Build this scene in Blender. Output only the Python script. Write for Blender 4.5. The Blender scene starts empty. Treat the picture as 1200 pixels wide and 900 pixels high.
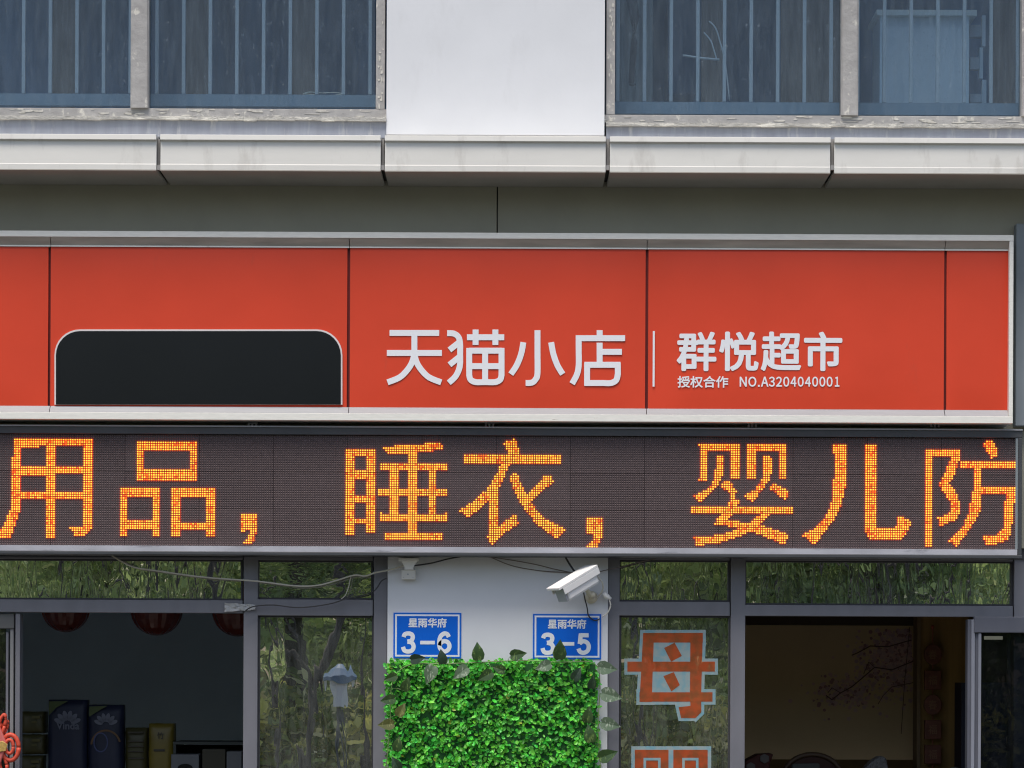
import bpy, math, random
from mathutils import Vector, Matrix
R = random.Random(7)
SC = bpy.context.scene
COL = SC.collection
rad = math.radians

# ------------------------------------------------------------------ camera
EYE = 1.75; DIST = 12.0; FPX = 3264.0; CX = 600.0; CY = 790.0; ROLL = 0.0045
cam = bpy.data.cameras.new('camera'); camo = bpy.data.objects.new('camera', cam); COL.objects.link(camo)
camo.matrix_world = Matrix.Translation((0, -DIST, EYE)) @ Matrix.Rotation(rad(90), 4, 'X') @ Matrix.Rotation(ROLL, 4, 'Z')
cam.sensor_width = 36; cam.lens = FPX/1200*36
cam.shift_y = (CY-450)/1200; cam.shift_x = 0
cam.clip_start = 0.1; cam.clip_end = 500
SC.camera = camo
# ------------------------------------------------------------------ sky, sun, exposure (bright hazy overcast)
SUN_EL, SUN_AZ = rad(65), rad(200)          # azimuth measured from +Y clockwise
wd = bpy.data.worlds.new("World"); SC.world = wd; wd.use_nodes = True
wn = wd.node_tree; bg = wn.nodes['Background']
sky = wn.nodes.new('ShaderNodeTexSky'); sky.sky_type = 'NISHITA'; sky.sun_disc = False
sky.sun_elevation = SUN_EL; sky.sun_rotation = SUN_AZ; sky.dust_density = 3.0; sky.air_density = 1.0; sky.ozone_density = 1.2
wn.links.new(sky.outputs[0], bg.inputs[0]); bg.inputs[1].default_value = 0.13
sl = bpy.data.lights.new('sun', 'SUN'); sl.energy = 2.1; sl.angle = rad(28); sl.color = (1.0, 0.95, 0.87)
so = bpy.data.objects.new('sun', sl); COL.objects.link(so)
sdir = Vector((math.sin(SUN_AZ)*math.cos(SUN_EL), math.cos(SUN_AZ)*math.cos(SUN_EL), math.sin(SUN_EL)))
so.rotation_euler = sdir.to_track_quat('Z', 'Y').to_euler()
SC.view_settings.view_transform = 'Standard'; SC.view_settings.look = 'None'
SC.view_settings.exposure = 0.37; SC.view_settings.gamma = 1.0
SC.render.engine = 'CYCLES'
try:
    SC.cycles.use_denoising = True; SC.cycles.denoiser = 'OPENIMAGEDENOISE'; SC.cycles.denoising_input_passes = 'RGB_ALBEDO_NORMAL'; SC.cycles.denoising_prefilter = 'ACCURATE'; SC.cycles.max_bounces = 8; SC.cycles.filter_width = 1.15; SC.cycles.sample_clamp_indirect = 6
except Exception: pass

# ------------------------------------------------------------------ photo pixel -> place on a plane at depth Y
def W(px, py, Y, xr=None):
    v = CY-(py-((px if xr is None else xr)-CX)*ROLL)
    u = px-CX-v*ROLL
    s = (DIST+Y)/FPX
    return u*s, EYE+v*s
def S(Y=0): return (DIST+Y)/FPX

# ------------------------------------------------------------------ materials
MC = {}
def mat(name, col, rough=.6, noise=None, bump=None, metal=0.0, attr=None, spec=.5, emit=None, coat=0, stain=None, trans=0):
    if name in MC: return MC[name]
    m = bpy.data.materials.new(name); m.use_nodes = True; t = m.node_tree; N = t.nodes; L = t.links
    b = N['Principled BSDF']; b.inputs['Base Color'].default_value = (*col, 1); b.inputs['Roughness'].default_value = rough
    b.inputs['Metallic'].default_value = metal; b.inputs['Specular IOR Level'].default_value = spec
    b.inputs['Coat Weight'].default_value = coat
    tc = N.new('ShaderNodeTexCoord'); src = None
    def nz(scale, stretch, detail=5, rough_=.55):
        mp = N.new('ShaderNodeMapping'); mp.inputs['Scale'].default_value = stretch; L.new(tc.outputs['Object'], mp.inputs[0])
        n = N.new('ShaderNodeTexNoise'); n.inputs['Scale'].default_value = scale; n.inputs['Detail'].default_value = detail
        n.inputs['Roughness'].default_value = rough_; L.new(mp.outputs[0], n.inputs['Vector']); return n
    if attr:
        a = N.new('ShaderNodeAttribute'); a.attribute_name = attr; src = a.outputs['Color']
    if noise:
        n = nz(noise[0], noise[2] if len(noise) > 2 else (1, 1, 1))
        mr = N.new('ShaderNodeMapRange'); mr.inputs[1].default_value = .3; mr.inputs[2].default_value = .7
        mr.inputs[3].default_value = 1-noise[1]; mr.inputs[4].default_value = 1+noise[1]; L.new(n.outputs[0], mr.inputs[0])
        mx = N.new('ShaderNodeVectorMath'); mx.operation = 'SCALE'
        if src: L.new(src, mx.inputs[0])
        else: mx.inputs[0].default_value = col
        L.new(mr.outputs[0], mx.inputs['Scale']); src = mx.outputs[0]
    if stain:   # (colour, scale, threshold lo, hi, stretch)
        n = nz(stain[1], stain[4], 7, .65)
        mr = N.new('ShaderNodeMapRange'); mr.inputs[1].default_value = stain[2]; mr.inputs[2].default_value = stain[3]; L.new(n.outputs[0], mr.inputs[0])
        mx = N.new('ShaderNodeMix'); mx.data_type = 'RGBA'; L.new(mr.outputs[0], mx.inputs[0])
        if src: L.new(src, mx.inputs[6])
        else: mx.inputs[6].default_value = (*col, 1)
        mx.inputs[7].default_value = (*stain[0], 1); src = mx.outputs[2]
    if src: L.new(src, b.inputs['Base Color'])
    if bump:
        n = nz(bump[0], bump[3] if len(bump) > 3 else (1, 1, 1))
        bp = N.new('ShaderNodeBump'); bp.inputs['Strength'].default_value = bump[1]; bp.inputs['Distance'].default_value = bump[2]
        L.new(n.outputs[0], bp.inputs['Height']); L.new(bp.outputs[0], b.inputs['Normal'])
    if emit:
        b.inputs['Emission Color'].default_value = (*emit[:3], 1); b.inputs['Emission Strength'].default_value = emit[3]
    if trans: # leaf translucency
        tr = N.new('ShaderNodeBsdfTranslucent'); ms = N.new('ShaderNodeMixShader'); ms.inputs[0].default_value = trans
        if src: L.new(src, tr.inputs[0])
        else: tr.inputs[0].default_value = (*col, 1)
        L.new(b.outputs[0], ms.inputs[1]); L.new(tr.outputs[0], ms.inputs[2]); L.new(ms.outputs[0], N['Material Output'].inputs[0])
    MC[name] = m; return m
def glass(name, tint, refl, dirt_haze, dirt_haze_col, wave=None, seed=0, gtint=(1, 1, 1), rough=0.0):
    if name in MC: return MC[name]
    m = bpy.data.materials.new(name); m.use_nodes = True; t = m.node_tree; N = t.nodes; L = t.links
    N.remove(N['Principled BSDF']); out = N['Material Output']
    tr = N.new('ShaderNodeBsdfTransparent'); tr.inputs[0].default_value = (*tint, 1)
    gl = N.new('ShaderNodeBsdfGlossy'); gl.inputs['Roughness'].default_value = rough; gl.inputs[0].default_value = (*gtint, 1)
    df = N.new('ShaderNodeBsdfDiffuse'); df.inputs[0].default_value = (*dirt_haze_col, 1)
    m1 = N.new('ShaderNodeMixShader'); m1.inputs[0].default_value = refl; L.new(tr.outputs[0], m1.inputs[1]); L.new(gl.outputs[0], m1.inputs[2])
    m2 = N.new('ShaderNodeMixShader'); L.new(m1.outputs[0], m2.inputs[1]); L.new(df.outputs[0], m2.inputs[2]); L.new(m2.outputs[0], out.inputs[0])
    tc = N.new('ShaderNodeTexCoord')
    mp = N.new('ShaderNodeMapping'); mp.inputs['Scale'].default_value = (9, 9, 1.4); mp.inputs['Location'].default_value = (seed, 0, 0)
    L.new(tc.outputs['Object'], mp.inputs[0])
    n = N.new('ShaderNodeTexNoise'); n.inputs['Scale'].default_value = 4; n.inputs['Detail'].default_value = 9; n.inputs['Roughness'].default_value = .75
    L.new(mp.outputs[0], n.inputs['Vector'])
    mr = N.new('ShaderNodeMapRange'); mr.inputs[1].default_value = .35; mr.inputs[2].default_value = .75; mr.inputs[3].default_value = dirt_haze*.15; mr.inputs[4].default_value = dirt_haze*2.2
    L.new(n.outputs[0], mr.inputs[0])
    # spatter specks
    vo = N.new('ShaderNodeTexNoise'); vo.inputs['Scale'].default_value = 80; vo.inputs['Detail'].default_value = 3
    mp3 = N.new('ShaderNodeMapping'); mp3.inputs['Scale'].default_value = (1, 1, .55); L.new(tc.outputs['Object'], mp3.inputs[0]); L.new(mp3.outputs[0], vo.inputs['Vector'])
    m3 = N.new('ShaderNodeMapRange'); m3.inputs[1].default_value = .65; m3.inputs[2].default_value = .72; m3.inputs[4].default_value = dirt_haze*(0 if wave else 3.2); L.new(vo.outputs[0], m3.inputs[0])
    ad = N.new('ShaderNodeMath'); ad.operation = 'ADD'; ad.use_clamp = True; L.new(mr.outputs[0], ad.inputs[0]); L.new(m3.outputs[0], ad.inputs[1])
    L.new(ad.outputs[0], m2.inputs[0])
    if wave:
        mp2 = N.new('ShaderNodeMapping'); mp2.inputs['Scale'].default_value = wave[0]; mp2.inputs['Location'].default_value = (seed*3.1, 0, seed)
        L.new(tc.outputs['Object'], mp2.inputs[0])
        w = N.new('ShaderNodeTexNoise'); w.inputs['Scale'].default_value = 1; w.inputs['Detail'].default_value = 1.2; w.inputs['Distortion'].default_value = .8
        L.new(mp2.outputs[0], w.inputs['Vector'])
        bp = N.new('ShaderNodeBump'); bp.inputs['Strength'].default_value = 1; bp.inputs['Distance'].default_value = wave[1]
        L.new(w.outputs[0], bp.inputs['Height']); L.new(bp.outputs[0], gl.inputs['Normal'])
    MC[name] = m; return m

# ------------------------------------------------------------------ mesh builder
OFF = {}
class MB:
    def __init__(s): s.v = []; s.f = []; s.c = []; s.mi = []; s.m = 0; s.smooth = False
    def add(s, vs, fs, c=None):
        n = len(s.v); s.v += [tuple(p) for p in vs]
        for f in fs: s.f.append([i+n for i in f]); s.c.append(c); s.mi.append(s.m)
        return s
    def box(s, x0, y0, z0, x1, y1, z1, c=None):
        x0, x1 = min(x0, x1), max(x0, x1); y0, y1 = min(y0, y1), max(y0, y1); z0, z1 = min(z0, z1), max(z0, z1)
        return s.add([(x0,y0,z0),(x1,y0,z0),(x1,y1,z0),(x0,y1,z0),(x0,y0,z1),(x1,y0,z1),(x1,y1,z1),(x0,y1,z1)],
                     [(0,3,2,1),(4,5,6,7),(0,1,5,4),(1,2,6,5),(2,3,7,6),(3,0,4,7)], c)
    def pbox(s, px0, py0, px1, py1, ya, yb, xr=None, c=None):
        """box whose front face (at depth ya) covers these photo pixels"""
        cx = (px0+px1)/2; cy = (py0+py1)/2
        xa = W(px0, cy, ya)[0]; xb = W(px1, cy, ya)[0]
        za = W(cx, py0, ya, xr)[1]; zb = W(cx, py1, ya, xr)[1]
        return s.box(xa, ya, zb, xb, yb, za, c)
    def prism(s, pts, ya, yb, c=None):
        """closed outline [(x,z)] extruded from ya (front) to yb"""
        a = sum(pts[i][0]*pts[(i+1) % len(pts)][1]-pts[(i+1) % len(pts)][0]*pts[i][1] for i in range(len(pts)))
        if a < 0: pts = pts[::-1]
        n = len(pts)
        vs = [(x, ya, z) for x, z in pts]+[(x, yb, z) for x, z in pts]
        fs = [list(range(n)), list(range(2*n-1, n-1, -1))]+[(i, n+i, n+(i+1) % n, (i+1) % n) for i in range(n)]
        return s.add(vs, fs, c)
    def extx(s, prof, x0, x1, c=None):
        """closed profile [(y,z)] extruded along x"""
        n = len(prof)
        vs = [(x0, y, z) for y, z in prof]+[(x1, y, z) for y, z in prof]
        fs = [list(range(n))[::-1], list(range(n, 2*n))]+[(i, (i+1) % n, n+(i+1) % n, n+i) for i in range(n)]
        return s.add(vs, fs, c)
    def tube(s, pts, r, n=6, c=None, caps=True):
        pts = [Vector(p) for p in pts]; rs = r if isinstance(r, (list, tuple)) else [r]*len(pts)
        base = []; vs = []
        up = Vector((0, 0, 1))
        for i, p in enumerate(pts):
            d = (pts[min(i+1, len(pts)-1)]-pts[max(i-1, 0)]).normalized()
            a = d.cross(up)
            if a.length < .05: a = d.cross(Vector((0, 1, 0)))
            a.normalize(); b = d.cross(a)
            for k in range(n):
                t = 2*math.pi*k/n; vs.append(p+a*(rs[i]*math.cos(t))+b*(rs[i]*math.sin(t)))
        fs = []
        for i in range(len(pts)-1):
            for k in range(n):
                k2 = (k+1) % n; fs.append((i*n+k, i*n+k2, (i+1)*n+k2, (i+1)*n+k))
        if caps: fs.append(tuple(range(n))[::-1]); fs.append(tuple((len(pts)-1)*n+k for k in range(n)))
        return s.add(vs, fs, c)
    def ball(s, c0, rx, ry, rz, nu=16, nv=10, rib=0, c=None):
        vs = []; fs = []
        for j in range(nv+1):
            ph = math.pi*j/nv
            for i in range(nu):
                th = 2*math.pi*i/nu; k = 1-(rib*(i % 2))
                vs.append((c0[0]+rx*k*math.sin(ph)*math.cos(th), c0[1]+ry*k*math.sin(ph)*math.sin(th), c0[2]+rz*math.cos(ph)))
        for j in range(nv):
            for i in range(nu):
                i2 = (i+1) % nu; fs.append((j*nu+i, (j+1)*nu+i, (j+1)*nu+i2, j*nu+i2))
        return s.add(vs, fs, c)
    def build(s, name, m, parent=None, bevel=0, smooth=False, base=None, **props):
        off = Vector(OFF.get(parent.name, (0, 0, 0))) if parent else Vector(base or (0, 0, 0))
        me = bpy.data.meshes.new(name)
        me.from_pydata([(v[0]-off.x, v[1]-off.y, v[2]-off.z) for v in s.v], [], s.f)
        for mm in (m if isinstance(m, (list, tuple)) else [m]): me.materials.append(mm)
        me.polygons.foreach_set('material_index', s.mi)
        if any(c is not None for c in s.c):
            at = me.color_attributes.new('tint', 'FLOAT_COLOR', 'CORNER'); buf = []
            for f, c in zip(s.f, s.c):
                cc = c or (1, 1, 1)
                buf += [cc[0], cc[1], cc[2], 1.0]*len(f)
            at.data.foreach_set('color', buf)
        if smooth: me.polygons.foreach_set('use_smooth', [True]*len(me.polygons))
        me.update()
        o = bpy.data.objects.new(name, me); COL.objects.link(o)
        if parent: o.parent = parent
        else: o.location = off
        OFF[o.name] = tuple(off)
        if bevel:
            b = o.modifiers.new('bevel', 'BEVEL'); b.width = bevel; b.segments = 2; b.limit_method = 'ANGLE'
        for k, v in props.items(): o[k] = v
        return o
def thing(name, label, cat, base=(0, 0, 0), group=None):
    o = bpy.data.objects.new(name, None); COL.objects.link(o); o.location = base; OFF[o.name] = tuple(base)
    o.empty_display_size = .05
    o['label'] = label; o['category'] = cat
    if group: o['group'] = group
    return o
def tag(o, label, cat, group=None):
    o['label'] = label; o['category'] = cat
    if group: o['group'] = group
    return o
def clone(o, name, parent, loc=(0, 0, 0)):
    c = o.copy(); c.name = name; COL.objects.link(c); c.parent = parent; c.location = loc; return c
def pt(px, py, Y): x, z = W(px, py, Y); return (x, Y, z)
def spline(p, k=5):
    """Catmull-Rom through points"""
    P = [Vector(q) for q in p]; out = []
    for i in range(len(P)-1):
        a, b, c, d = P[max(i-1, 0)], P[i], P[i+1], P[min(i+2, len(P)-1)]
        for j in range(k):
            t = j/k
            out.append(.5*((2*b)+(c-a)*t+(2*a-5*b+4*c-d)*t*t+(3*b-a-3*c+d)*t**3))
    out.append(P[-1]); return out
# lettering: built-in font glyph outlines turned into solid letters
def glyph_mesh(text):
    c = bpy.data.curves.new('letters', 'FONT'); c.body = text; c.resolution_u = 4
    o = bpy.data.objects.new('letters', c); COL.objects.link(o)
    bpy.context.view_layer.update()
    me = bpy.data.meshes.new_from_object(o.evaluated_get(bpy.context.evaluated_depsgraph_get()))
    vs = [(v.co.x, v.co.y) for v in me.vertices]; fs = [list(p.vertices) for p in me.polygons]
    bpy.data.objects.remove(o); bpy.data.curves.remove(c); bpy.data.meshes.remove(me)
    return vs, fs
def lettering(mb, text, px0, py0, px1, py1, Y, bold=0.0, c=None):
    """writes text so that it fills this box of photo pixels on the plane Y; bold in metres"""
    vs, fs = glyph_mesh(text)
    a0, a1 = min(v[0] for v in vs), max(v[0] for v in vs); b0, b1 = min(v[1] for v in vs), max(v[1] for v in vs)
    X0, Z1 = W(px0, py0, Y); X1, Z0 = W(px1, py1, Y)
    X0 += bold; X1 -= bold; Z0 += bold; Z1 -= bold
    dirs = [(0, 0)]
    if bold: dirs += [(math.cos(t*math.pi/4)*bold, math.sin(t*math.pi/4)*bold) for t in range(8)]
    for k, (dx, dz) in enumerate(dirs):
        mb.add([(X0+(v[0]-a0)/(a1-a0)*(X1-X0)+dx, Y-k*0.00006, Z0+(v[1]-b0)/(b1-b0)*(Z1-Z0)+dz) for v in vs], fs, c)
def stroke(mb, pts, w, Y, th=.003, c=None, closed=False):
    """flat-capped brush stroke of width w along [(x,z)] on plane Y"""
    n = len(pts); L_ = []; R_ = []
    for i in range(n):
        p = Vector(pts[i])
        if closed: a = Vector(pts[i-1]); b = Vector(pts[(i+1) % n])
        else: a = Vector(pts[max(i-1, 0)]); b = Vector(pts[min(i+1, n-1)])
        d1 = (p-a).normalized() if (p-a).length > 1e-9 else None; d2 = (b-p).normalized() if (b-p).length > 1e-9 else None
        d1 = d1 or d2; d2 = d2 or d1
        n1 = Vector((-d1.y, d1.x)); n2 = Vector((-d2.y, d2.x)); m = (n1+n2).normalized(); k = 1/max(.5, m.dot(n1))
        L_.append(p+m*w/2*k); R_.append(p-m*w/2*k)
    m = n if closed else n-1
    for i in range(m):
        j = (i+1) % n
        q = [L_[i], R_[i], R_[j], L_[j]]
        mb.prism([(p.x, p.y) for p in q], Y-th, Y, c)
def base_of(px, py, Y): return pt(px, py, Y)

# ------------------------------------------------------------------ palette
M_plaster = mat('white_plaster', (.70, .71, .73), .85, noise=(3, .035), bump=(60, .25, .001), stain=((.56, .56, .57), 3.2, .58, .95, (1.2, 1, .4)))
M_clad = mat('white_cladding', (.74, .72, .665), .38, noise=(5, .03, (1, 1, 3)), stain=((.50, .47, .42), 8, .56, .85, (1.5, 1, .5)))
M_clad_dark = mat('joint_sealant', (.05, .045, .04), .8)
M_joint = mat('joint_grey', (.30, .29, .28), .7)
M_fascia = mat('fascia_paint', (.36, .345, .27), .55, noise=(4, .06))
M_bluegrey = mat('side_panel_paint', (.25, .28, .30), .6, noise=(6, .08))
M_red = mat('sign_red', (.70, .068, .030), .34, noise=(2.5, .05), spec=.22, bump=(2.2, .5, .006), stain=((.50, .085, .05), 5, .66, .85, (1, 1, .35)))
M_redgap = mat('sign_gap', (.16, .012, .01), .6)
M_signframe = mat('sign_frame_metal', (.82, .80, .73), .42, noise=(20, .06, (1, 1, 6)), stain=((.36, .31, .24), 9, .66, .76, (1, 1, 5)))
M_bevel = mat('sign_bevel_metal', (.33, .33, .34), .38, noise=(20, .06, (.3, 1, 6)))
M_vinyl = mat('white_vinyl', (.84, .85, .87), .4)
M_black = mat('black_acrylic', (.008, .009, .010), .25, noise=(2, .1), spec=.3)
M_alu = mat('aluminium_frame', (.175, .175, .195), .42, noise=(9, .10, (1, 1, .3)), spec=.5, bump=(40, .15, .0008))
M_alu_dark = mat('rubber_gasket', (.035, .035, .04), .6)
M_alu_light = mat('bright_aluminium', (.22, .23, .27), .35, noise=(12, .12, (1, 1, .3)))
M_ledcase = mat('display_casing', (.055, .058, .063), .45, noise=(5, .15))
M_ledrail = mat('display_rail', (.50, .50, .54), .35, noise=(14, .15, (.5, 1, 1)), stain=((.3, .3, .33), 12, .6, .7, (.4, 1, 3)))
M_module = mat('led_module_face', (.070, .048, .050), .75, noise=(40, .12))
M_unlit = mat('unlit_diode', (.150, .115, .115), .4)
def emitmat(name, col, st):
    m = bpy.data.materials.new(name); m.use_nodes = True; t = m.node_tree; t.nodes.remove(t.nodes['Principled BSDF'])
    e = t.nodes.new('ShaderNodeEmission'); e.inputs[0].default_value = (*col, 1); e.inputs[1].default_value = st
    t.links.new(e.outputs[0], t.nodes['Material Output'].inputs[0]); return m
def diode(name, base, em, st): return mat(name, base, .6, spec=.1, emit=(*em, st))
M_lit = [diode('diode_yellow', (.8, .6, .1), (1, .64, .035), 1.0), diode('diode_amber', (.8, .4, .05), (1, .42, .02), .85), diode('diode_orange', (.6, .2, .03), (1, .17, .015), .7), diode('diode_red', (.10, .015, .01), (.75, .06, .012), .38), diode('diode_side', (.10, .015, .01), (1, .05, .012), 3.0)]
M_wallin = mat('room_paint_blue_grey', (.56, .67, .75), .9, noise=(2, .08))
M_floor = mat('shop_floor_tile', (.25, .24, .22), .5, noise=(3, .1))

# ------------------------------------------------------------------ ground
g = MB(); g.box(-60, -60, -.2, 60, 12, -.0, None); g.build('ground', mat('ground_soil', (.12, .13, .08), .95, noise=(1, .3)), kind='structure')
g = MB(); g.box(-60, -7.5, 0, 60, .1, .12); g.build('pavement', mat('pavement_stone', (.09, .086, .075), .85, noise=(6, .2)), kind='structure', bevel=.01)
g = MB(); g.box(-60, -15, .004, 60, -7.52, .02); g.build('road', mat('asphalt', (.055, .055, .055), .9, noise=(30, .2)), kind='structure')

# ------------------------------------------------------------------ the building
B = thing('shop_building', 'white plastered building with dark fascia over the two shop openings', 'building', (0, 2, 0))
YL, YU, YUF, YUG = -.35, -.12, -.09, -.06
zt = W(600, -420, YU)[1]
def zpx(py, Y): return W(600, py, Y)[1]
# upper plaster wall between the windows, and the strips above them
w = MB()
w.pbox(454, -420, 709.5, 158, YU, .15)
w.pbox(-460, -420, 453, -190, YU+.002, .15); w.pbox(711, -420, 1700, -190, YU+.002, .15)
w.build('upper_wall', M_plaster, B)
# pillar
w = MB(); w.pbox(453, 640, 711.3, 1262, 0, .25, xr=600); w.build('pillar', M_plaster, B)
for a, b in ((-460, -200), (1400, 1700)): w = MB(); w.pbox(a, 640, b, 1262, 0, .25, xr=600); w.build('outer_pier', M_plaster, B)
# fascia panels behind the sign
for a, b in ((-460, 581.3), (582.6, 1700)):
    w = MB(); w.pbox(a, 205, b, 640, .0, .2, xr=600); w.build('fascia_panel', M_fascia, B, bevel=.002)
w = MB(); w.pbox(560, 215, 605, 630, .203, .24, xr=600); w.build('seam_light_stop', M_alu_dark, B)  # unseen dark strip added to stop sky light showing through the seam
w = MB(); w.pbox(1190.5, 262, 1230, 499, -.06, -.001, xr=1195); w.build('side_panel', M_bluegrey, B, bevel=.003)
w = MB(); w.pbox(-460, 636, 452.5, 652.5, .012, .2, xr=600); w.pbox(712, 636, 1700, 652.5, .012, .2, xr=600); w.build('lintel', M_alu_dark, B)
# ledge
LG = MB(); zf, zb = zpx(160, YL), zpx(201, YL)
LG.box(-4, -.30, zb+.02, 4, -.005, zf-.03); LG = LG.build('ledge', M_clad_dark, B)
def ledge_panel(a, b):
    m = MB()
    zs = [zpx(y, YL) for y in (160, 166.2, 167.2, 193.8, 194.8, 201)]
    prof = [(-.362, zs[0]), (-.364, zs[1]), (-.349, zs[2]), (-.352, zs[3]), (-.3532, zs[4]), (-.3532, zs[5]), (-.002, zs[5]), (-.002, zs[5]+.012), (-.34, zs[5]+.012), (-.335, zs[0]-.01), (-.06, zs[0]-.01), (-.06, zs[0])]
    X0 = W(a, 180, YL)[0]; X1 = W(b, 180, YL)[0]
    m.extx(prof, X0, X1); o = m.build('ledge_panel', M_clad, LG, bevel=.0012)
    q = MB(); q.box(X0+.0005, -.355, zs[5]-.0035, X1-.0005, -.004, zs[5]-.0005); q.build('soffit_shade_sheet', mat('soffit_shade_tone', (.40, .375, .33), .6, noise=(4, .08)), LG); return o  # darker sheet under each panel, with the underside's shade put into its colour
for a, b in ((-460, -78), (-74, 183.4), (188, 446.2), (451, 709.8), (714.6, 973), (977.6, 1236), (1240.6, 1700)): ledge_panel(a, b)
for x in (185.7, 448.6, 712.2, 975.3):
    m = MB(); m.pbox(x-1.6, 163, x+1.6, 196, -.325, -.301, xr=x); m.pbox(x-1.8, 193.5, x+1.8, 199, -.349, -.326, xr=x); m.build('joint_filler', M_joint, LG)
# sills under the upper windows
M_sill = mat('membrane_strip', (.30, .32, .37), .7, noise=(25, .10, (1.5, 1, .15)), stain=((.50, .50, .50), 10, .56, .72, (3, 1, .5)))
M_mortar = mat('window_mortar', (.40, .39, .36), .9, noise=(20, .15), bump=(45, .8, .01, (1, 1, 2)), stain=((.66, .64, .57), 16, .50, .62, (.5, 1, 2.5)))
M_frameold = mat('weathered_frame', (.36, .35, .34), .75, noise=(18, .12), bump=(60, .6, .004), stain=((.60, .58, .52), 24, .58, .66, (1, 1, .7)))
for a, b, dy in ((-460, 452.6, 0), (710.5, 1700, 5)):
    xr = 600
    m = MB(); m.pbox(a, 140+dy, b, 162, YU+.01, .1, xr=xr); m.build('sill', M_sill, B)
    m = MB(); yy = 138.2+dy
    # slightly wavy mortar lip
    n = 60; X0 = W(a, yy, YU-.01)[0]; X1 = W(b, yy, YU-.01)[0]; zc = zpx(yy+1.8, YU-.01)
    for i in range(n):
        xa = X0+(X1-X0)*i/n; xb = X0+(X1-X0)*(i+1)/n
        h = .0075+R.uniform(-.0022, .0022); m.box(xa, YU-.008-R.uniform(0, .004), zc-h, xb, .1, zc+.0075)
    m.build('sill_lip', M_mortar, B)
# upper windows
M_uglass = glass('blue_tinted_glass', (.70, .77, .83), .030, .045, (.34, .42, .48), seed=3)
M_rail = mat('railing_paint', (.45, .49, .50), .5)
def upper_window(panes, mull, sides, ybot, ymort, label_dummy=None):
    wn_ = MB()
    a, b = panes[0][0]-14, panes[-1][1]+14
    wn_.pbox(a, ybot, b, ymort+1, YUF, -.02, xr=600)
    for s0, s1 in sides: wn_.pbox(s0, -190, s1, ybot-.3, YUF, -.02, xr=600)
    f = wn_.build('window', M_frameold, B, bevel=.002)
    for s0, s1 in mull:
        q = MB(); q.pbox(s0, -190, s1, ybot-.4, YUF-.012, -.03, xr=600); q.pbox(s0+1.5, -190, s1-1.5, ybot-.5, YUF-.016, YUF-.013, xr=600); q.build('mullion', M_frameold, f, bevel=.0015)
    for i, (s0, s1) in enumerate(panes):
        q = MB(); q.pbox(s0, -190, s1, ybot-.4, YUG, YUG+.006, xr=600); q.build('glass_pane', M_uglass, f)
    # rough patches of mortar left on the frame
    q = MB()
    for k in range(46):
        if R.random() < .6 or not sides: x = R.uniform(max(a, 0), min(b, 1200)); y = R.uniform(ybot+1, ymort-.5); ww = R.uniform(3, 22); hh = R.uniform(.8, 3)
        else:
            s0, s1 = R.choice([s for s in sides if 0 < s[0] < 1190] or sides); x = R.uniform(s0+2, s1-2); y = R.uniform(5, ybot); ww = R.uniform(1.5, 4); hh = R.uniform(2, 9)
        n = 7; pts = []
        for i in range(n):
            t = 2*math.pi*i/n; r = R.uniform(.6, 1.05); pts.append(W(x+math.cos(t)*ww/2*r, y+math.sin(t)*hh/2*r, YUF, xr=600 if R.random() < 2 else None))
        q.prism(pts, YUF-.0015-R.random()*.001, YUF+.001)
    q.build('mortar_residue', mat('old_mortar', (.56, .54, .49), .95, noise=(60, .2), bump=(120, .4, .001)), f, kind='stuff')
    return f
upper_window([(-110, 153.5), (174.5, 440)], [(153.5, 174.5)], [(441, 451.5), (-122, -110)], 128.8, 138)
upper_window([(721.5, 986.5), (1006.5, 1198)], [(986.5, 1006.5), (1198, 1216)], [(711, 721.3), (1460, 1470)], 133.8, 142.5)
q = MB(); q.pbox(1216, -190, 1460, 133.4, YUG, YUG+.006, xr=600); q.build('glass_pane', M_uglass, B)
# railings inside the upper windows
rail = 0
for a, b, x0, yb0, lab in ((-100, 446, 28, 112, 'pale vertical bar railing behind the upper window left of the white wall'),
                           (718, 1300, 755.8, 118.5, 'pale vertical bar railing behind the upper window right of the white wall')):
    T = thing('window_railing', lab, 'railing', pt((a+b)/2, yb0+16, .10))
    m = MB(); m.pbox(a, yb0, b, yb0+14, .10, .13, xr=600); m.build('bottom_rail', mat('railing_rail', (.22, .29, .34), .5), T)
    first = None; k = 0; x = x0-31.25*6
    while x < b:
        if x > a:
            if first is None:
                m = MB(); m.pbox(x-2.1, -190, x+2.1, yb0-.3, .105, .12, xr=600); first = m.build('bar', M_rail, T, bevel=.002); fx = x
            else: clone(first, 'bar', T, ((x-fx)*S(.105), 0, 0))
        x += 31.25
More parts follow.
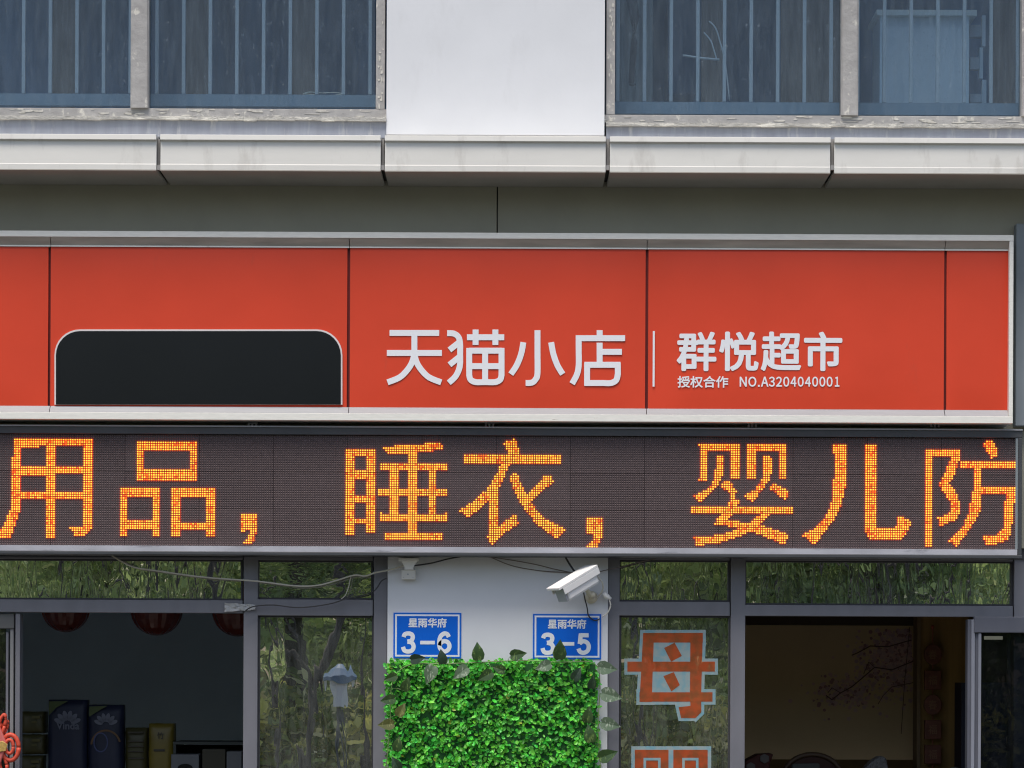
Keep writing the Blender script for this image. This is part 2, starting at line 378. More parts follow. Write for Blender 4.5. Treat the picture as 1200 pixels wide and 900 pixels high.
# rooms upstairs
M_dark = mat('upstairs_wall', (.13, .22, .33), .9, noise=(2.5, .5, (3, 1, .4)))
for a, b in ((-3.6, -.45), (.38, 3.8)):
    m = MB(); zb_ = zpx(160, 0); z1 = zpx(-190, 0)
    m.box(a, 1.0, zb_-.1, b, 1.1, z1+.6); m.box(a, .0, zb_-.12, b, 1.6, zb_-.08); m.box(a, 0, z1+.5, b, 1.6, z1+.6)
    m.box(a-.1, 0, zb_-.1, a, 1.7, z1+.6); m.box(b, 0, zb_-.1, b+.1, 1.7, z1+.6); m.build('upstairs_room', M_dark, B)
M_curt = mat('brown_grey_curtain', (.26, .21, .17), .95, noise=(8, .2, (3, 1, .2)))
M_curt2 = mat('blue_grey_curtain', (.34, .37, .35), .95, noise=(8, .2, (3, 1, .2)))
def curtain(px0, px1, Y, m_, label, y1=150, y0=-190):
    m = MB(); n = max(6, int((px1-px0)/2.5)); P = []
    for i in range(n+1):
        x = W(px0+(px1-px0)*i/n, 60, Y, 600)[0]; P.append((x, Y+.012*math.sin(i*1.9)))
    za, zb2 = zpx(y0, Y), zpx(y1, Y)
    vs = [(x, y, za) for x, y in P]+[(x, y, zb2) for x, y in P]
    m.add(vs, [(i, n+1+i, n+2+i, i+1) for i in range(n)])
    vs = [(x, y+.006, za) for x, y in P]+[(x, y+.006, zb2) for x, y in P]
    m.add(vs, [(i+1, n+2+i, n+1+i, i) for i in range(n)])
    o = m.build('curtain', m_, None, base=(P[0][0], Y, zb2), smooth=True); tag(o, label, 'curtain'); return o
curtain(60, 88, .40, M_curt, 'narrow brown curtain left of the mullion in the upper left window')
curtain(218, 246, .40, M_curt, 'narrow brown curtain just right of the mullion in the upper left window')
curtain(342, 372, .40, M_curt, 'narrow brown curtain near the right side of the upper left window')
curtain(722, 765, .38, M_curt2, 'pale blue grey curtain at the left edge of the upper right window')
curtain(822, 850, .40, M_curt, 'brown grey curtain behind the wire hanger in the upper right window')
curtain(915, 985, .40, M_curt, 'wide brown grey curtain left of the mullion in the upper right window')
curtain(1164, 1192, .40, M_curt, 'brown grey curtain right of the pale cabinet in the upper right window')
# pale cabinet with top bar, stepped brackets, dark pole, wires
T = thing('storage_cabinet', 'pale blue cabinet with an overhanging top, behind the railing of the upper right window', 'cabinet', pt(1083, 137, .3))
m = MB(); m.pbox(1031, 18, 1135.5, 137, .3, .55, xr=1083); m.build('body', mat('cabinet_body', (.62, .70, .74), .6, noise=(4, .06, (4, 1, .3))), T)
m = MB(); m.pbox(1027.5, 11.5, 1145, 17.8, .27, .57, xr=1083); m.build('top', mat('cabinet_top', (.66, .72, .69), .6), T)
for x in (1032.5, 1134): m = MB(); m.pbox(x-1.6, 18.3, x+1.6, 136, .285, .299, xr=1083); m.build('edge_strip', mat('cabinet_edge', (.62, .74, .80), .6), T)
T = thing('stepped_bracket', 'stepped grey bracket of three ledges beside the pale cabinet', 'bracket', pt(1150, 122, .33))
for (a, b, y0, y1) in ((1151, 1155, 18, 54), (1148, 1152, 55.5, 92), (1151, 1156, 93.5, 121)):
    m = MB(); m.pbox(a, y0, b, y1, .33, .36, xr=a); m.build('upright', mat('bracket_paint', (.48, .58, .64), .6), T)
for (a, b, y0, y1) in ((1137, 1150.6, 29, 43), (1137, 1147.6, 67, 81), (1137, 1150.6, 110, 120)):
    m = MB(); m.pbox(a, y0, b, y1, .34, .38, xr=a); m.build('ledge_plate', mat('bracket_plate', (.33, .40, .45), .6), T)
m = MB(); m.tube([pt(736, -20, .25), pt(744, 20, .25), pt(743, 50, .25), pt(739.5, 98, .25)], [.025, .022, .015, .012], 8)
m.ball(pt(741, 99, .25), .016, .016, .008, 10, 6)
tag(m.build('chair_leg', mat('dark_wood', (.07, .075, .08), .6), base=pt(740, 100, .25), smooth=True), 'dark tapering chair leg behind the upper right window pane', 'chair leg')
m = MB(); Yh = .2
m.tube(spline([pt(831, 25, Yh), pt(838, 32, Yh), (pt(843, 46, Yh)), pt(850, 75, Yh), pt(855, 118, Yh)]), .0035, 6)
m.tube(spline([pt(825, 38, Yh), pt(833, 48, Yh), pt(837, 60, Yh), pt(840, 70, Yh)]), .0035, 6)
m.tube([pt(800, 65, Yh), pt(820, 68, Yh), pt(843, 70, Yh)], .0055, 6)
tag(m.build('wire_hanger', mat('white_wire', (.62, .66, .66), .5), base=pt(843, 70, Yh), smooth=True), 'bent white wire hanger behind the upper right window', 'hanger')
m = MB(); m.pbox(783, 0, 815, 110, .6, .9, xr=790)
tag(m.build('wardrobe', mat('blue_wardrobe', (.10, .17, .27), .7), base=pt(845, 118, .9)), 'dark blue wardrobe deep in the room of the upper right window', 'wardrobe')
m = MB(); m.tube(spline([pt(355, 110, .16), pt(363, 108, .16), pt(378, 109, .16), pt(390, 108.5, .16), pt(402, 110, .16), pt(390, 111.6, .16), pt(372, 111.4, .16), pt(357, 110, .16)]), .0022, 5)
tag(m.build('wire_hook', mat('cream_wire', (.7, .67, .55), .5), base=pt(380, 111, .16), smooth=True), 'thin cream wire loop low behind the upper left window', 'wire')
# ceiling light reflections upstairs, painted as small glowing spots
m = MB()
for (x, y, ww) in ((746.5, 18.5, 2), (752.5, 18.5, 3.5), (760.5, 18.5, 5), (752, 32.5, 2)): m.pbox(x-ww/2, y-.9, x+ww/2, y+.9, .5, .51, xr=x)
tag(m.build('reflection_glow', emitmat('cool_reflection_glow', (.75, .9, 1), .9), base=pt(752, 32, .5)), 'small cluster of glowing white spots painted as light reflections, behind the upper right pane', 'light')

# ------------------------------------------------------------------ red shop sign
YS, YP = -.20, -.168
SG = thing('shop_sign', 'long red light box sign with white Chinese lettering and a pale metal frame', 'shop sign', pt(600, 493, YS))
FR = MB()
def frame_rail(prof_px, x0, x1):  # [(depth, py)]
    m = MB(); m.extx([(y, zpx(p, YS)) for y, p in prof_px], x0, x1); return m
XL = -4.0; XR = W(1187.5, 380, YS)[0]; XI = W(1181.5, 380, YP)[0]
m = frame_rail([(YS, 279.8), (YS, 272.8), (-.01, 272.8), (-.01, 279.8)], XL, XR); m.build('frame_top', M_signframe, SG, bevel=.0015)
m = frame_rail([(YS, 493.6), (YS, 485.2), (-.01, 485.2), (-.01, 493.6)], XL, XR); m.build('frame_bottom', M_signframe, SG, bevel=.0015)
m = MB(); m.box(W(1182.6, 380, YS)[0], YS+.001, zpx(485, YS), XR, -.01, zpx(280, YS)); m.build('frame_side', M_signframe, SG, bevel=.0015)
# sloping inner mouldings, one length per panel
xs = [-460, 57.6, 408.3, 757.8, 1107.6, 1182.4]
for a, b in zip(xs, xs[1:]):
    A, Bx = W(a+.4, 480, YS)[0], W(b-.4, 480, YS)[0]
    m = MB(); m.extx([(YS+.003, zpx(280, YS)), (YP-.004, zpx(288.4, YS)), (YP+.01, zpx(288.4, YS)), (YP+.01, zpx(280, YS))], A, Bx); m.build('inner_moulding', mat('moulding_brown_grey', (.46, .43, .37), .3, noise=(10, .2, (.4, 1, 3))), SG)
    m = MB(); m.box(A, YP-.007, zpx(290.2, YS), Bx, YP+.01, zpx(288.6, YS)); m.build('edge_trim', M_signframe, SG)
    m = MB(); m.extx([(YP-.004, zpx(477.4, YS)), (YS+.003, zpx(485, YS)), (YP+.01, zpx(485, YS)), (YP+.01, zpx(477.4, YS))], A, Bx); m.build('inner_moulding', M_bevel, SG)
m = MB(); m.box(XL, YP+.014, zpx(484, YS), W(1182, 380, YS)[0], -.02, zpx(281, YS)); m.build('back_box', M_redgap, SG)
pan = [(-460, 56.2), (59.2, 406.6), (410.0, 756.2), (759.6, 1106.2), (1109.2, 1181.6)]
for a, b in pan:
    m = MB(); X0 = W(a, 400, YP)[0]; X1 = W(b, 400, YP)[0]; Z1 = zpx(290.4, YS); Z0 = zpx(477.2, YS)
    # gently pillowed plastic face
    nx, nz_ = 24, 12; vs = []
    for j in range(nz_+1):
        for i in range(nx+1):
            u, v = i/nx, j/nz_
            d = -.005*(1-(2*u-1)**6)*(1-(2*v-1)**8)
            vs.append((X0+(X1-X0)*u, YP+d, Z0+(Z1-Z0)*v))
    fs = [(j*(nx+1)+i, j*(nx+1)+i+1, (j+1)*(nx+1)+i+1, (j+1)*(nx+1)+i) for j in range(nz_) for i in range(nx)]
    m.add(vs, fs)
    m.box(X0, YP+.0005, Z0, X1, YP+.012, Z1)
    m.build('sign_panel', M_red, SG, smooth=True)
# plain dark plate at the place and size of the emblem plate
YE = YP-.0085
def rrect(px0, py0, px1, py1, r, Y, top=True, n=8, bot=False):
    pts = []
    pts.append((px0, py1)); 
    for i in range(n+1):
        t = math.pi+math.pi/2*i/n; pts.append((px0+r+r*math.cos(t), py0+r+r*math.sin(t)))
    for i in range(n+1):
        t = -math.pi/2+math.pi/2*i/n; pts.append((px1-r+r*math.cos(t), py0+r+r*math.sin(t)))
    pts.append((px1, py1))
    return [W(x, y, Y) for x, y in pts]
m = MB(); m.prism(rrect(63.8, 386, 401.2, 474.2, 30, YE), YE, YP+.001); pl = m.build('emblem_plate', mat('plate_rim', (.75, .70, .68), .4), SG)
m = MB(); m.prism(rrect(65.6, 388, 399.4, 474.0, 28.5, YE), YE-.002, YE-.0005); m.build('plate_face', M_black, pl)
# 天猫小店
def crop(pts, x0, y0, s, Y): return [W(x0+a/s, y0+b/s, Y) for a, b in pts]
def sm(pts, k=4): return [(v.x, v.y) for v in spline([(a, b, 0) for a, b in pts], k)]
CH = {
 'sky': [[(62,57),(280,57)], [(50,145),(292,145)], [(171,57),(171,152)], sm([(171,150),(160,188),(138,222),(105,253),(53,274)]), sm([(171,150),(182,188),(204,222),(237,253),(289,274)])],
 'cat': [sm([(315,58),(345,60),(365,76),(372,105),(372,150),(372,190),(366,220),(350,250),(322,276)]), [(368,98),(325,132)], [(368,163),(325,197)],
         [(402,76),(566,76)], [(440,42),(440,110)], [(527,42),(527,110)],
         [(412,135),(554,135)], [(412,123),(412,245)], [(554,123),(554,245)], sm([(412,242),(418,262),(440,273),(483,273),(526,273),(548,262),(554,242)]), [(482,135),(482,272)], [(412,203),(554,203)]],
 'small': [sm([(712,45),(712,140),(712,235),(704,260),(688,275),(660,277)]), sm([(650,98),(640,150),(620,200),(595,238)]), sm([(772,98),(782,150),(800,200),(823,238)])],
 'shop': [[(985,45),(985,75)], [(880,80),(1097,80)], sm([(893,80),(893,140),(893,200),(885,240),(864,280)]), [(985,100),(985,190)], [(985,140),(1083,140)],
          [(918,197),(1077,197)], [(930,190),(930,289)], [(1065,190),(1065,240)], sm([(1065,236),(1058,264),(1035,277),(1000,277)]), [(918,277),(1002,277)]],
}
YT = YP-.006
for k, st in CH.items():
    m = MB()
    for i, p in enumerate(st): stroke(m, crop(p, 440, 375, 3.75, YT), 26/3.75*S(YT), YT-.00008*i, .0015)
    m.build('sign_character', M_vinyl, SG)
m = MB(); m.pbox(764.9, 388, 767.2, 453, YT-.001, YT); m.build('divider_line', M_vinyl, SG)
for i, chx in enumerate('群悦超市'):
    xa = 793+[0, 49.8, 98.6, 149.2][i]; xb = 793+[46.5, 96, 146, 194][i]
    m = MB(); lettering(m, chx, xa, 388.5, xb, 435, YT-.001, .0042); m.build('sign_character', M_vinyl, SG)
m = MB(); lettering(m, '授权合作', 794, 440.5, 853.5, 454.5, YT-.001, .0011); m.build('small_lettering', M_vinyl, SG)
m = MB(); xx = 866.8
FW = {'N': 8.4, 'O': 9.4, '.': 2.6, 'A': 8.8}
for ch in 'NO.A3204040001':
    wch = FW.get(ch, 7.0 if ch != '1' else 5.4); adv = {'N': 10.2, 'O': 10.6, '.': 4.2, 'A': 9.2}.get(ch, 8.46)
    if ch == '.': m.pbox(xx+.6, 451.0, xx+2.8, 453.2, YT-.0011, YT-.0005, xr=xx)
    else: lettering(m, chr(ord(ch)+0xFEE0), xx+(1.2 if ch == '1' else 0), 441.4, xx+(1.2 if ch == '1' else 0)+wch, 453.2, YT-.001, .0012)
    xx += adv
m.build('small_lettering', M_vinyl, SG)

# ------------------------------------------------------------------ LED message display
YD = -.135
LD = thing('led_display', 'long dark LED message board with glowing orange Chinese characters under the red sign', 'LED display', pt(600, 651, YD))
m = MB(); X0, X1 = -4.0, W(1198, 575, -.15)[0]
m.box(X0, -.15, zpx(510.4, -.15), X1, -.012, zpx(502, -.15)); m.build('casing_top', M_ledcase, LD, bevel=.002)
m = MB(); m.box(X0, -.156, zpx(502, -.15), X1, -.012, zpx(500.3, -.15)); m.build('top_trim', mat('trim_metal', (.30, .31, .33), .35), LD)
m = MB(); m.box(X0, -.155, zpx(651.8, -.15), X1, -.012, zpx(648, -.15)); m.build('casing_bottom', M_ledcase, LD, bevel=.002)
m = MB(); m.extx([(-.152, zpx(647.8, -.15)), (-.154, zpx(641.4, -.15)), (-.13, zpx(641.0, -.15)), (-.13, zpx(647.8, -.15))], X0, W(1192, 640, -.15)[0]); m.build('bottom_rail', M_ledrail, LD)
m = MB(); m.box(W(1193.3, 575, -.15)[0], -.1495, zpx(648, -.15), X1-.001, -.013, zpx(510.6, -.15)); m.build('casing_side', M_ledcase, LD, bevel=.002)
m = MB(); m.box(W(1190.2, 575, -.15)[0], -.147, zpx(641, -.15), W(1193, 575, -.15)[0], -.13, zpx(510.6, -.15)); m.build('side_rail', mat('dull_rail', (.22, .25, .26), .4), LD)
m = MB(); m.box(X0, YD+.012, zpx(646, YD), W(1190, 575, YD)[0], -.02, zpx(510.6, YD)); m.build('backing', M_ledcase, LD)
PX = 2.718; P = PX*S(YD); XE = W(1190.2, 575, YD)[0]; ZT = zpx(510.9, YD)
mod = None; NM = 14
for r_ in range(3):
    for c_ in range(NM):
        x1 = XE-c_*32*P; x0 = x1-32*P; z1 = ZT-r_*16*P; z0 = z1-16*P
        if mod is None:
            q = MB(); q.box(x0+.0006, YD, z0+.0006, x1-.0006, YD+.011, z1-.0006); mod = q.build('led_module', M_module, LD, bevel=.0006); mx, mz = x1, z1
        else: clone(mod, 'led_module', LD, (x1-mx, R.uniform(-.0008, .0008), z1-mz))
U = 900/140
def rect(a, b, c, d): return [(a, b), (c, b), (c, d), (a, d)]
def T4(x, polys, s=U): return [[(W(x+a/s, 575, YD)[0], W(x+a/s, 505+b/s, YD)[1]) for a, b in p] for p in polys]
GL = []
GL.append(T4(0, [rect(95,62,705,118), [(95,62),(164,62),(160,550),(145,620),(125,690),(105,740),(72,812),(-10,800),(-10,752),(22,722),(45,670),(78,590),(92,540)],
  rect(162,270,632,328), rect(160,463,632,515), rect(352,115,420,560), rect(345,560,420,800), [(630,62),(705,62),(705,700),(690,740),(655,765),(625,798),(565,798),(550,760),(530,745),(530,725),(610,725),(630,700)]]))
GL.append(T4(130, [rect(195,85,652,145), rect(195,85,248,368), rect(597,85,652,368), rect(195,295,652,368), rect(70,432,125,800), rect(315,432,372,800), rect(70,432,372,500), rect(70,680,372,746),
  rect(452,432,524,803), rect(712,432,790,803), rect(452,432,790,505), rect(452,685,790,750), [(975,630),(1105,630),(1105,740),(1095,780),(1075,830),(1055,855),(985,855),(1010,820),(1035,800),(1045,754),(975,754)]]))
GL.append(T4(395, [rect(70,132,138,792), rect(228,132,298,762), rect(70,132,298,187), rect(70,292,298,358), rect(70,482,298,532), rect(70,655,298,705),
  [(345,122),(510,103),(650,100),(700,86),(780,86),(804,130),(804,142),(740,142),(720,158),(605,158),(520,170),(372,170)], rect(540,150,605,765), rect(332,242,832,290), rect(315,435,832,484), rect(332,622,835,674), rect(332,605,350,625), rect(815,605,835,625),
  rect(402,290,465,625), rect(697,290,748,625), rect(360,765,800,815)]))
GL.append(T4(530, [rect(85,175,822,247), [(382,92),(425,72),(470,56),(503,150),(503,178),(420,178),(400,130)], [(360,245),(432,245),(400,330),(360,410),(348,440),(215,580),(125,648),(85,625),(45,603),(110,565),(180,515),(250,450),(300,380),(340,310)],
  rect(275,440,350,790), [(258,790),(348,722),(400,680),(480,625),(503,700),(440,735),(370,795),(300,858),(262,800)], [(432,335),(485,315),(520,400),(560,480),(600,550),(700,660),(852,740),(800,802),(770,802),(640,705),(560,605),(500,525),(450,420)],
  [(560,490),(700,330),(742,336),(765,378),(680,455),(590,535)], [(1003,645),(1130,645),(1130,800),(1090,875),(1015,875),(1050,835),(1070,790),(1070,772),(1003,772)]]))
GL.append(T4(800, [rect(130,95,430,148), rect(135,95,187,378), rect(116,95,135,112), rect(116,358,135,376), rect(360,95,430,362), [(255,183),(290,183),(312,210),(312,300),(292,370),(240,440),(140,532),(98,518),(78,490),(180,443),(230,380),(243,300),(255,250)],
  [(286,415),(318,373),(345,375),(412,455),(385,492),(310,438)], [(360,470),(385,475),(390,510),(442,520),(420,552),(390,572),(340,572),(343,540),(368,510)], rect(480,95,778,150), rect(480,95,550,362), rect(722,95,778,362),
  [(603,183),(655,183),(674,215),(674,290),(652,370),(602,440),(530,532),(490,522),(460,490),(540,443),(590,380),(603,330)], [(652,425),(685,392),(802,455),(797,495),(770,518),(720,482),(662,442)], rect(60,565,828,620),
  [(300,618),(377,618),(347,667),(470,693),(560,700),(802,780),(777,850),(740,850),(600,787),(470,748),(380,724),(234,698)], [(600,618),(667,618),(560,742),(430,792),(260,848),(105,862),(78,788),(240,788),(360,760),(490,700)]]))
GL.append(T4(930, [[(301,98),(397,98),(397,390),(382,470),(357,560),(312,660),(242,750),(155,862),(108,818),(60,780),(150,738),(238,650),(288,530),(301,480),(301,370),(318,340),(318,175),(301,168)],
  [(543,98),(619,98),(619,738),(760,738),(788,700),(788,653),(840,653),(884,690),(862,750),(822,812),(573,812),(543,765)]]))
GL.append(T4(1070, [rect(93,136,152,868), rect(93,136,357,190), [(288,190),(357,190),(342,230),(312,330),(270,400),(322,460),(357,560),(357,620),(322,672),(208,715),(177,648),(270,628),(288,590),(283,540),(238,470),(195,405),(238,320),(263,250)],
  [(522,95),(580,65),(602,72),(638,170),(638,190),(590,208),(570,180)], rect(356,223,776,277), [(460,275),(517,275),(517,560),(497,620),(442,720),(330,872),(266,825),(380,718),(428,590),(440,470),(460,440)],
  rect(515,420,776,470), rect(698,465,776,540), [(698,468),(772,468),(757,620),(747,700),(722,812),(630,853),(548,853),(522,788),(630,783),(688,720),(688,600)]]))
def inside(x, z, poly):
    c = False; j = len(poly)-1
    for i in range(len(poly)):
        xi, zi = poly[i]; xj, zj = poly[j]
        if (zi > z) != (zj > z) and x < (xj-xi)*(z-zi)/(zj-zi)+xi: c = not c
        j = i
    return c
BB = []
for gl in GL:
    BB.append([(min(p[0] for p in po), max(p[0] for p in po), min(p[1] for p in po), max(p[1] for p in po), po) for po in gl])
un = MB(); lits = [MB() for _ in GL]
for c_ in range(NM*32):
    x = XE-(c_+.5)*P
    for r_ in range(48):
        z = ZT-(r_+.5)*P; hit = -1
        for gi, bb in enumerate(BB):
            for (a, b, c, d, po) in bb:
                if a <= x <= b and c <= z <= d and inside(x, z, po): hit = gi; break
            if hit >= 0: break
        if hit < 0:
            h = P*.30; y0, y1 = YD-.0005, YD-.004
            un.add([(x-h, y0, z-h), (x+h, y0, z-h), (x+h, y0, z+h), (x-h, y0, z+h), (x, y1, z)], [(0, 1, 4), (1, 2, 4), (2, 3, 4), (3, 0, 4)])
        else:
            q = lits[hit]; h = P*.34; y0 = YD-.0045; q.m = 3 if R.random() < .75 else 2
            q.add([(x-h, y0, z-h), (x+h, y0, z-h), (x+h, y0, z+h), (x-h, y0, z+h)], [(0, 1, 2, 3)]); q.m = 4
            q.add([(x-h, y0, z-h), (x+h, y0, z-h), (x+h, y0, z+h), (x-h, y0, z+h), (x-h, YD, z-h), (x+h, YD, z-h), (x+h, YD, z+h), (x-h, YD, z+h)], [(0, 4, 5, 1), (1, 5, 6, 2), (2, 6, 7, 3), (3, 7, 4, 0)])
            h = P*.26; y0 -= .0015
            t = R.random(); ph = math.sin(c_*.9)+math.sin(r_*.7+c_*.13)
            q.m = 0 if t+ph*.14 > .22 else (1 if t+ph*.14 > .02 else 2)
            q.add([(x-h, y0, z-h), (x+h, y0, z-h), (x+h, y0, z+h), (x-h, y0, z+h)], [(0, 1, 2, 3)])
un.build('unlit_diode', M_unlit, LD, kind='stuff')
for q in lits: q.build('lit_character', M_lit, LD)
# clips between sign and display
for x in (296, 574, 882, 1096):
    T = thing('mounting_clip', '', 'clip', pt(x, 499, -.1), 'metal clips in the gap above the LED display')
    m = MB(); m.pbox(x-6, 495.2, x+6, 496.8, -.12, -.03, xr=x); m.build('bracket_bar', M_alu_light, T)
    m = MB()
    for d in (-4.5, -.5, 4): m.pbox(x+d-1, 496.8, x+d+1, 500.5, -.13, -.11, xr=x)
    m.build('screw', M_alu_light, T)
    T['label'] = {296: 'small metal clip above the comma-side gap, leftmost of four between sign and display', 574: 'small metal clip above the display, second of four from the left',
                  882: 'small metal clip above the display, third of four from the left', 1096: 'small metal clip above the display, rightmost of four near its end'}[x]

# ------------------------------------------------------------------ shopfronts
YF, YG = .02, .062
def shopfront(label, base, members, panes, m_glass):
    T = thing('shopfront', label, 'shopfront', base)
    for nm, a, y0, b, y1, xr in members:
        m = MB(); m.pbox(a, y0, b, y1, YF, YF+.07, xr=xr); m.build(nm, M_alu, T, bevel=.0022)
    for i, (a, y0, b, y1, xr, gm) in enumerate(panes):
        p = MB(); p.pbox(a+.8, y0+.8, b-.8, y1-.8, YG, YG+.006, xr=xr); p = p.build('glass_pane', gm, T)
        q = MB(); th = 2.0
        q.pbox(a, y0, a+th, y1, YG-.022, YG-.001, xr=xr); q.pbox(b-th, y0, b, y1, YG-.022, YG-.001, xr=xr)
        q.pbox(a+th, y0, b-th, y0+th, YG-.022, YG-.001, xr=xr); q.pbox(a+th, y1-th, b-th, y1, YG-.022, YG-.001, xr=xr)
        q.build('gasket', M_alu_dark, p)
    return T
WV = ((13, 13, 3), .00050)
GT = (1.0, 1.0, .97)
def sg(seed, wave=WV): return glass('reflective_glass_%d' % seed, (.30, .32, .30), (.86), .09, (.46, .48, .42), wave, seed, GT)  # grey layer is also a milky haze that lightens reflections, painted into the glass
WH = ((8, 8, 18), .00036)
SF1 = shopfront('grey aluminium shopfront with a narrow side pane, left of the ivy wall', pt(250, 1225, YF),
  [('post', 284.5, 652.3, 301, 1230, 290), ('post', 437, 652.3, 452.6, 1230, 445), ('rail', -460, 652.4, 284.3, 655.2, 150), ('rail', 301.2, 652.4, 436.8, 656.5, 370),
   ('rail', -460, 703, 284.3, 718, 150), ('rail', 301.2, 702.6, 436.8, 721.5, 370), ('post', -60, 718.3, -40, 1230, -50)],
  [(-460, 655.3, 284.3, 702.9, 150, sg(1)), (301.2, 656.6, 436.8, 702.5, 370, sg(2, WH)), (301.2, 721.6, 436.8, 1228, 370, sg(3, ((11, 11, 4), .00017)))], None)
SF2 = shopfront('grey aluminium shopfront with orange characters on one pane, right of the ivy wall', pt(1000, 1225, YF),
  [('post', 711.6, 652.5, 725, 1230, 718), ('post', 855.4, 652.5, 872.4, 1230, 864), ('rail', 725.2, 652.6, 855.2, 656.3, 790), ('rail', 872.6, 652.7, 1187, 657.2, 1030),
   ('rail', 725.2, 705.2, 855.2, 721.6, 790), ('rail', 872.6, 709.5, 1187, 722.4, 1030), ('post', 1187.3, 652.5, 1203, 1230, 1195), ('rail', 1203.2, 709.5, 1460, 722.4, 1203)],
  [(725.2, 656.4, 855.2, 705.1, 790, sg(4)), (872.6, 657.3, 1187, 709.4, 1030, sg(5)), (725.2, 721.7, 855.2, 1228, 790, sg(6, ((12, 12, 4), .00032))), (1203.2, 657, 1460, 709.4, 1203, sg(7))], None)
# door leaf ajar at far left
T = thing('shop_door', 'open aluminium door leaf at the left edge of the dark shop opening', 'door', pt(5, 1225, .0))
m = MB(); m.pbox(17, 719, 22.5, 1228, .03, .10, xr=20); m.build('jamb', M_alu, T, bevel=.002)
m = MB(); m.pbox(10.8, 737, 15, 1228, .05, .09, xr=12); m.build('stile', mat('pale_stile', (.25, .25, .25), .4), T, bevel=.002)
m = MB(); m.pbox(-80, 719, 16.6, 736.6, .04, .09, xr=5); m.build('top_rail', mat('dull_rail_paint', (.12, .12, .115), .5), T, bevel=.003)
m = MB(); m.pbox(6.0, 741, 8.8, 1228, .055, .085, xr=7); m.build('seal', M_alu, T)
m = MB(); m.pbox(-80, 737, 5.8, 1228, .06, .066, xr=5); m.build('glass_pane', glass('dark_door_glass', (.25, .27, .27), .08, .02, (.3, .3, .3), None, 9), T)
T = thing('shop_door', 'open aluminium door leaf with dark glass at the right edge of the brown lit room', 'door', pt(1170, 1225, -.02))
M_alud = mat('door_aluminium', (.10, .105, .13), .42, noise=(9, .10, (1, 1, .3)))
for a, b, ya, mt in ((1133, 1137.2, .00, M_alud), (1137.4, 1141.6, -.012, M_alu_light), (1141.8, 1145.4, -.004, M_alud), (1145.6, 1149, -.014, M_alu_light)):  # lighter strips paint the bright highlight lines along the metal
    m = MB(); m.pbox(a, 724+(2 if a < 1140 else 18 if a > 1141.7 else 0), b, 1228, ya, .06, xr=a); m.build('stile', mt, T, bevel=.0015)
m = MB(); m.pbox(1141.8, 722.6, 1460, 741.5, -.02, .018, xr=1170); m.build('top_rail', M_alud, T, bevel=.003)
m = MB(); m.pbox(1149.2, 741.7, 1460, 1228, .012, .018, xr=1170); m.build('glass_pane', glass('dark_door_glass_b', (.34, .38, .44), .025, .01, (.3, .3, .3), None, 12), T)
m = MB(); m.pbox(1180, 744, 1184, 1228, .03, .05, xr=1180); m.build('inner_edge', mat('inner_edge', (.05, .05, .06), .5), T)

# ------------------------------------------------------------------ shop interiors
zc = W(600, 640, .1)[1]+.0
def room(x0, x1, yb, mw, mf, mc):
    m = MB(); m.box(x0, yb, .12, x1, yb+.1, zc+.3); m.build('back_wall', mw, B)
    m = MB(); m.box(x0-.1, .12, .12, x0, yb+.1, zc+.3); m.box(x1, .12, .12, x1+.1, yb+.1, zc+.3); m.build('side_wall', mw, B)
    m = MB(); m.box(x0, .11, .1, x1, yb, .14); m.build('shop_floor', mf, B)
    m = MB(); m.box(x0-.1, .21, zc+.0, x1+.1, yb, zc+.1); m.build('shop_ceiling', mc, B)
M_ceil = mat('shop_ceiling_paint', (.30, .32, .33), .9)
room(-3.5, -.52, 3.2, M_wallin, M_floor, M_ceil)
M_brown = mat('brown_room_paint', (.30, .22, .11), .9, noise=(2, .12))
room(.42, 3.7, 2.6, M_brown, M_floor, mat('brown_ceiling', (.40, .34, .26), .9))
# lanterns
M_lan = mat('lantern_red', (.11, .022, .016), .25, noise=(8, .2))
lab = {0: 'dark red ribbed lantern under the left transom, nearest the open door leaf', 1: 'dark red ribbed lantern in the middle of the left shop opening', 2: 'dark red ribbed lantern half hidden by the post left of the side pane'}
for i, (x, y, r) in enumerate(((77, 712, 29), (183.5, 714, 31), (279, 715, 31))):
    Y = .9; c0 = pt(x, y, Y); rr = r*S(Y)
    T = thing('lantern', lab[i], 'lantern', c0, 'red lanterns hanging in the left shop')
    m = MB(); m.ball(c0, rr, rr, rr, 36, 16, .035); m.build('body', M_lan, T, smooth=False)
    m = MB(); m.tube([(c0[0], c0[1], c0[2]+rr*.95), (c0[0], c0[1], c0[2]+rr*1.12)], rr*.35, 12); m.build('cap', mat('lantern_gold', (.45, .30, .06), .4), T)
# shelf with goods
Ysh = .75
T = thing('shelf_unit', 'low dark shelf along the left shop opening carrying packets', 'shelf', pt(150, 1200, Ysh))
m = MB(); m.pbox(10, 925, 300, 932, Ysh-.06, Ysh+.35, xr=150); m.build('shelf_board', mat('dark_shelf', (.06, .06, .06), .6), T)
m = MB(); m.pbox(203, 869.5, 300, 872.5, Ysh-.02, Ysh+.3, xr=250); m.pbox(203, 872.5, 206, 925, Ysh-.02, Ysh+.3, xr=204); m.pbox(297, 872.5, 300, 925, Ysh-.02, Ysh+.3, xr=298); m.pbox(206, 873, 297, 925, Ysh+.28, Ysh+.3, xr=250); m.build('box_rack', mat('dark_rack', (.035, .045, .04), .6), T)
m = MB(); m.pbox(14, 932.5, 20, 1200, Ysh-.05, Ysh+.3, xr=150); m.pbox(285, 932.5, 291, 1200, Ysh-.05, Ysh+.3, xr=150); m.build('leg', mat('dark_shelf', (.06, .06, .06), .6), T)
